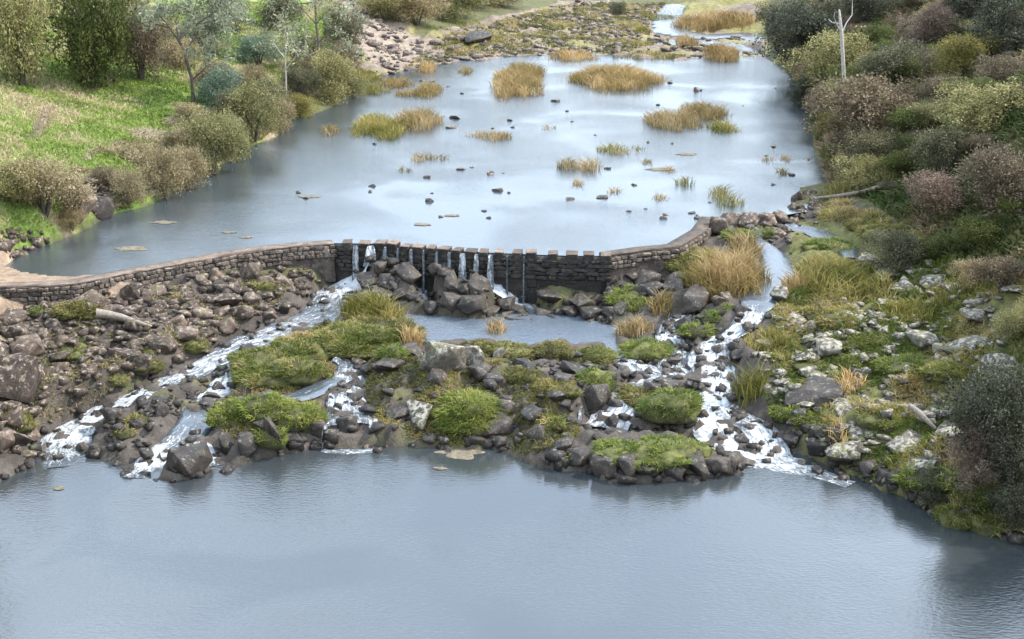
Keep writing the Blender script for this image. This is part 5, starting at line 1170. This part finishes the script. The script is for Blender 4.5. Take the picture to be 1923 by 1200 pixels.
mound('low moss bed above the narrows of the left stream', [(265, 685, 56, .22), (284, 690, 44, .2)], 'turf_olive', 'moss_cushion', 'moss', .1)
mound('single moss knob above the white narrows', [(222, 715, 34, .28)], 'turf_olive', 'moss_cushion', 'moss', .1)
mound('grassy green streak in the middle of the rubble', [(150, 650, 60, .18), (135, 668, 40, .16)], 'turf', 'moss_cushion', 'moss', .12)
mound('ochre and green weed patch under the weir wall', [(140, 585, 70, .3), (165, 590, 50, .3), (115, 590, 40, .25)], 'turf_olive', 'moss_cushion', 'moss', .16)
mound('little bright plant in the dark hollow under the wall', [(70, 590, 26, .25)], 'turf_bright', 'moss_cushion', 'moss', .14)
mound('yellow-green moss bed on the corner below the rounded boulder', [(20, 790, 60, .25), (36, 800, 50, .22)], 'turf_olive', 'moss_cushion', 'moss', .12)
mound('green tuft on the rubble near the white pool', [(480, 535, 46, .2), (500, 540, 36, .2)], 'turf_olive', 'moss_cushion', 'moss', .12)
mound('lime-green grass bank at the shore of the flats', [(1740, 900, 80, .35), (1790, 905, 70, .35), (1715, 905, 50, .25)], 'turf_bright')
mound('grassy lip at the shaded corner of the lower pool', [(1800, 975, 70, .3), (1860, 985, 80, .35)], 'turf')
mound('green grass ridge behind the broad yellow-green sedge', [(1560, 465, 70, .3), (1530, 470, 40, .25)], 'turf_bright')
mound('mossy shoulder of rock burying the end of the notched weir', [(1215, 505, 70, .5), (1245, 500, 60, .45), (1190, 515, 50, .4)], 'turf_olive', 'moss_cushion', 'moss', .14)
mound('dry grass hump against the foot of the curved wall', [(1285, 500, 60, .4), (1310, 485, 50, .4)], 'turf_olive', 'grass_mound', 'grass mound', .22)
for i, (lob, lab) in enumerate([([(1540, 590, 70, .25), (1570, 605, 60, .25)], 'grass bed on the flats above the white-mottled boulder'), ([(1640, 640, 80, .22), (1600, 650, 60, .2)], 'yellow grass bed in the middle of the flats'), ([(1690, 690, 80, .22), (1720, 680, 50, .2)], 'lime grass bed beside the round rusty tussock'),
        ([(1500, 660, 70, .25), (1520, 690, 50, .2)], 'grass bed behind the upright straw sedge column'), ([(1640, 790, 60, .22), (1670, 800, 40, .2)], 'green grass patch among the lichen boulders above the shore'), ([(1480, 780, 60, .25), (1510, 790, 40, .2)], 'olive grass patch between the cascade and the black slab'),
        ([(1830, 640, 80, .25)], 'grass bed at the edge of the flats under the slope'), ([(1780, 700, 70, .22)], 'grass patch between tussock and overhanging shrub'), ([(1430, 440, 50, .25), (1385, 445, 50, .25)], 'mossy green top on the boulder row by the weir end'), ([(1660, 440, 90, .3), (1620, 425, 60, .25)], 'green herb bed at the upper end of the flats'),
        ([(1040, 800, 40, .25), (1020, 790, 30, .2)], 'small green weed on the island front'), ([(1075, 865, 34, .25)], 'yellow-green moss on the boulder before the islet'), ([(620, 715, 22, .3)], 'little green plant in the middle stream'), ([(1720, 450, 70, .3)], 'bright herb patch beside the lone grey-green shrub')]):
    mound(lab, lob, ['turf_olive', 'turf', 'turf_bright'][i % 3], 'grass_patch', 'grass', .16)

# ground cover that nobody could count
def cover(name, label, pix, n_, mk, l0, l1, wd, drop=.34, spread=.45, seedp=0):
    poly = np.array(world_poly(pix)); lo, hi = poly.min(0), poly.max(0)
    x = RNG.uniform(lo[0], hi[0], n_ * 3); y = RNG.uniform(lo[1], hi[1], n_ * 3)
    ok = inpoly(poly, x, y) & (fbm(np.column_stack((x, y)) * .8, 51 + seedp, 3) > drop); x, y = x[ok][:n_], y[ok][:n_]
    sd_, _ = stream_info(x, y); ok = sd_ > .1; x, y = x[ok], y[ok]
    B = np.column_stack((x, y, height(x, y) - .02)); ok = (B[:, 2] > ZU + .05) | (B[:, 1] < 57) & (B[:, 2] > .1); B = B[ok]
    d = RNG.normal(0, spread, (len(B), 3)); d[:, 2] = 1; d /= np.linalg.norm(d, axis=1)[:, None]
    pn = fbm(B[:, :2] * .45, 61 + seedp, 4); L = RNG.uniform(l0, l1, len(B)) * (.5 + pn)
    V, Fc = blades(B, d, L, RNG.uniform(wd * .7, wd * 1.4, len(B)), .4)
    tin = np.clip((pn - .5) * 3.2 + .45 + RNG.normal(0, .16, len(B)), 0, 1)
    tag(obj(name, mesh_np(name, V, Fc, {'tint': ('FACE', 'FLOAT', np.concatenate((tin, tin)))}), M[mk]), label, 'grass', kind='stuff')
M['bank_grass'] = leaf_mat('bank_grass', (.15, .215, .04), (.27, .34, .08), (.50, .42, .27), .3, .3)
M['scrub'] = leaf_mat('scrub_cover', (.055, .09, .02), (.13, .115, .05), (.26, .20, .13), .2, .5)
M['flat_grass'] = leaf_mat('flat_grass', (.10, .14, .025), (.25, .24, .065), (.45, .37, .19), .3, .4)
cover('bank_grass', 'bright green and straw grass covering the left bank', [(-60, 470), (140, 425), (280, 375), (400, 320), (510, 245), (650, 165), (660, 60), (640, 2), (-60, 2)], 90000, 'bank_grass', .12, .34, .05, .2)
M['straw'] = leaf_mat('dry_straw', (.22, .18, .09), (.46, .37, .24), (.62, .53, .40), .3, .35)
cover('dry_grass', 'pale straw grass on the steep foot of the grassy bank', [(60, 380), (140, 310), (260, 250), (400, 200), (520, 160), (640, 110), (650, 165), (530, 240), (400, 315), (280, 372), (150, 415)], 26000, 'straw', .15, .42, .05, .47, .55, 13)
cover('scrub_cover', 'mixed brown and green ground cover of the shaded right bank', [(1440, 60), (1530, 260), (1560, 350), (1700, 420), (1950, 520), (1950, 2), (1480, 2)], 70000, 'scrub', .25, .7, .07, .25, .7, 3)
cover('flat_grass', 'olive grass growing between the rocks of the flats', [(1450, 620), (1500, 430), (1560, 375), (1700, 420), (1930, 520), (1935, 1010), (1870, 1000), (1800, 978), (1690, 918), (1560, 870), (1430, 740)], 60000, 'flat_grass', .12, .4, .034, .33, .5, 5)
cover('island_grass', 'thin grass and moss between the rocks of the islands', [(440, 650), (640, 610), (800, 620), (830, 650), (1150, 668), (1140, 740), (1060, 850), (800, 830), (700, 800), (600, 800), (420, 840)], 46000, 'turf_olive', .06, .28, .03, .4, .5, 7)
cover('rubble_grass', 'thin grass between the stones of the rubble slope', [(0, 590), (240, 555), (560, 505), (590, 540), (440, 625), (200, 745), (0, 790)], 26000, 'turf_olive', .05, .2, .03, .45, .5, 9)
cover('far_weed', 'yellow-green weed between the stones of the far shore', [(760, 130), (850, 60), (1050, 12), (1250, 5), (1230, 60), (1180, 105), (930, 110)], 36000, 'turf_olive', .12, .45, .07, .44, .5, 11)

# ------------------------------------------------------------------ floating weed
m, n, b, _ = new_mat('floating_weed'); g = N(n, 'ShaderNodeNewGeometry')
n.links.new(ramp(n, noise(n, g.outputs['Position'], 5, 5, .7), [(.35, (.09, .08, .05)), (.65, (.25, .205, .145))]), b.inputs['Base Color']); b.inputs['Roughness'].default_value = .9; M['weed'] = m
def mat_of_weed(px, py, wp, ratio, label, z=ZU, grp=None):
    p = P(px, py, z); D = p[1] * CT + (CAM_H - z) * ST; rx = wp / 2 * D / F_PX * .72; ry = rx * ratio; bm = bmesh.new(); k = 40
    for zz in (0.012, .035):
        f = .86 if zz > .02 else 1
        vs = [bm.verts.new((f * rx * (.6 + .8 * vnoise(np.array([[math.cos(a) * 2.2 + px, math.sin(a) * 2.2, py]]), 3)[0]) * math.cos(a), f * ry * (.6 + .8 * vnoise(np.array([[math.cos(a) * 2.2 + px, math.sin(a) * 2.2, py]]), 3)[0]) * math.sin(a), zz)) for a in [2 * math.pi * i / k for i in range(k)]]
        bm.faces.new(vs)
        if zz < .02: lower = vs
    for i in range(k): bm.faces.new((lower[i], lower[(i + 1) % k], vs[(i + 1) % k], vs[i]))
    me = bpy.data.meshes.new('floating_weed'); bm.to_mesh(me); bm.free()
    tag(obj('floating_weed', me, M['weed'], None, (p[0], p[1], z)), label, 'weed', grp)
for px, py, wp in [(305, 418, 60), (250, 467, 85), (578, 370, 52), (430, 437, 36), (462, 446, 30), (790, 422, 46), (848, 405, 36), (1240, 318, 70), (1290, 290, 50), (1330, 385, 70), (1190, 300, 60), (590, 280, 50), (1050, 192, 50), (200, 505, 90)][:9]:
    mat_of_weed(px, py, wp, .5, 'tan mat of weed floating on the upper pool', ZU, 'weed mats on the upper pool')
mat_of_weed(860, 850, 110, .7, 'yellow-green weed raft at the island front in the lower pool', 0)
mat_of_weed(825, 880, 36, .5, 'pale scrap of drifting weed off the weed raft', 0)
mat_of_weed(108, 918, 34, .6, 'orange drift scrap floating below the left stream mouth', 0)
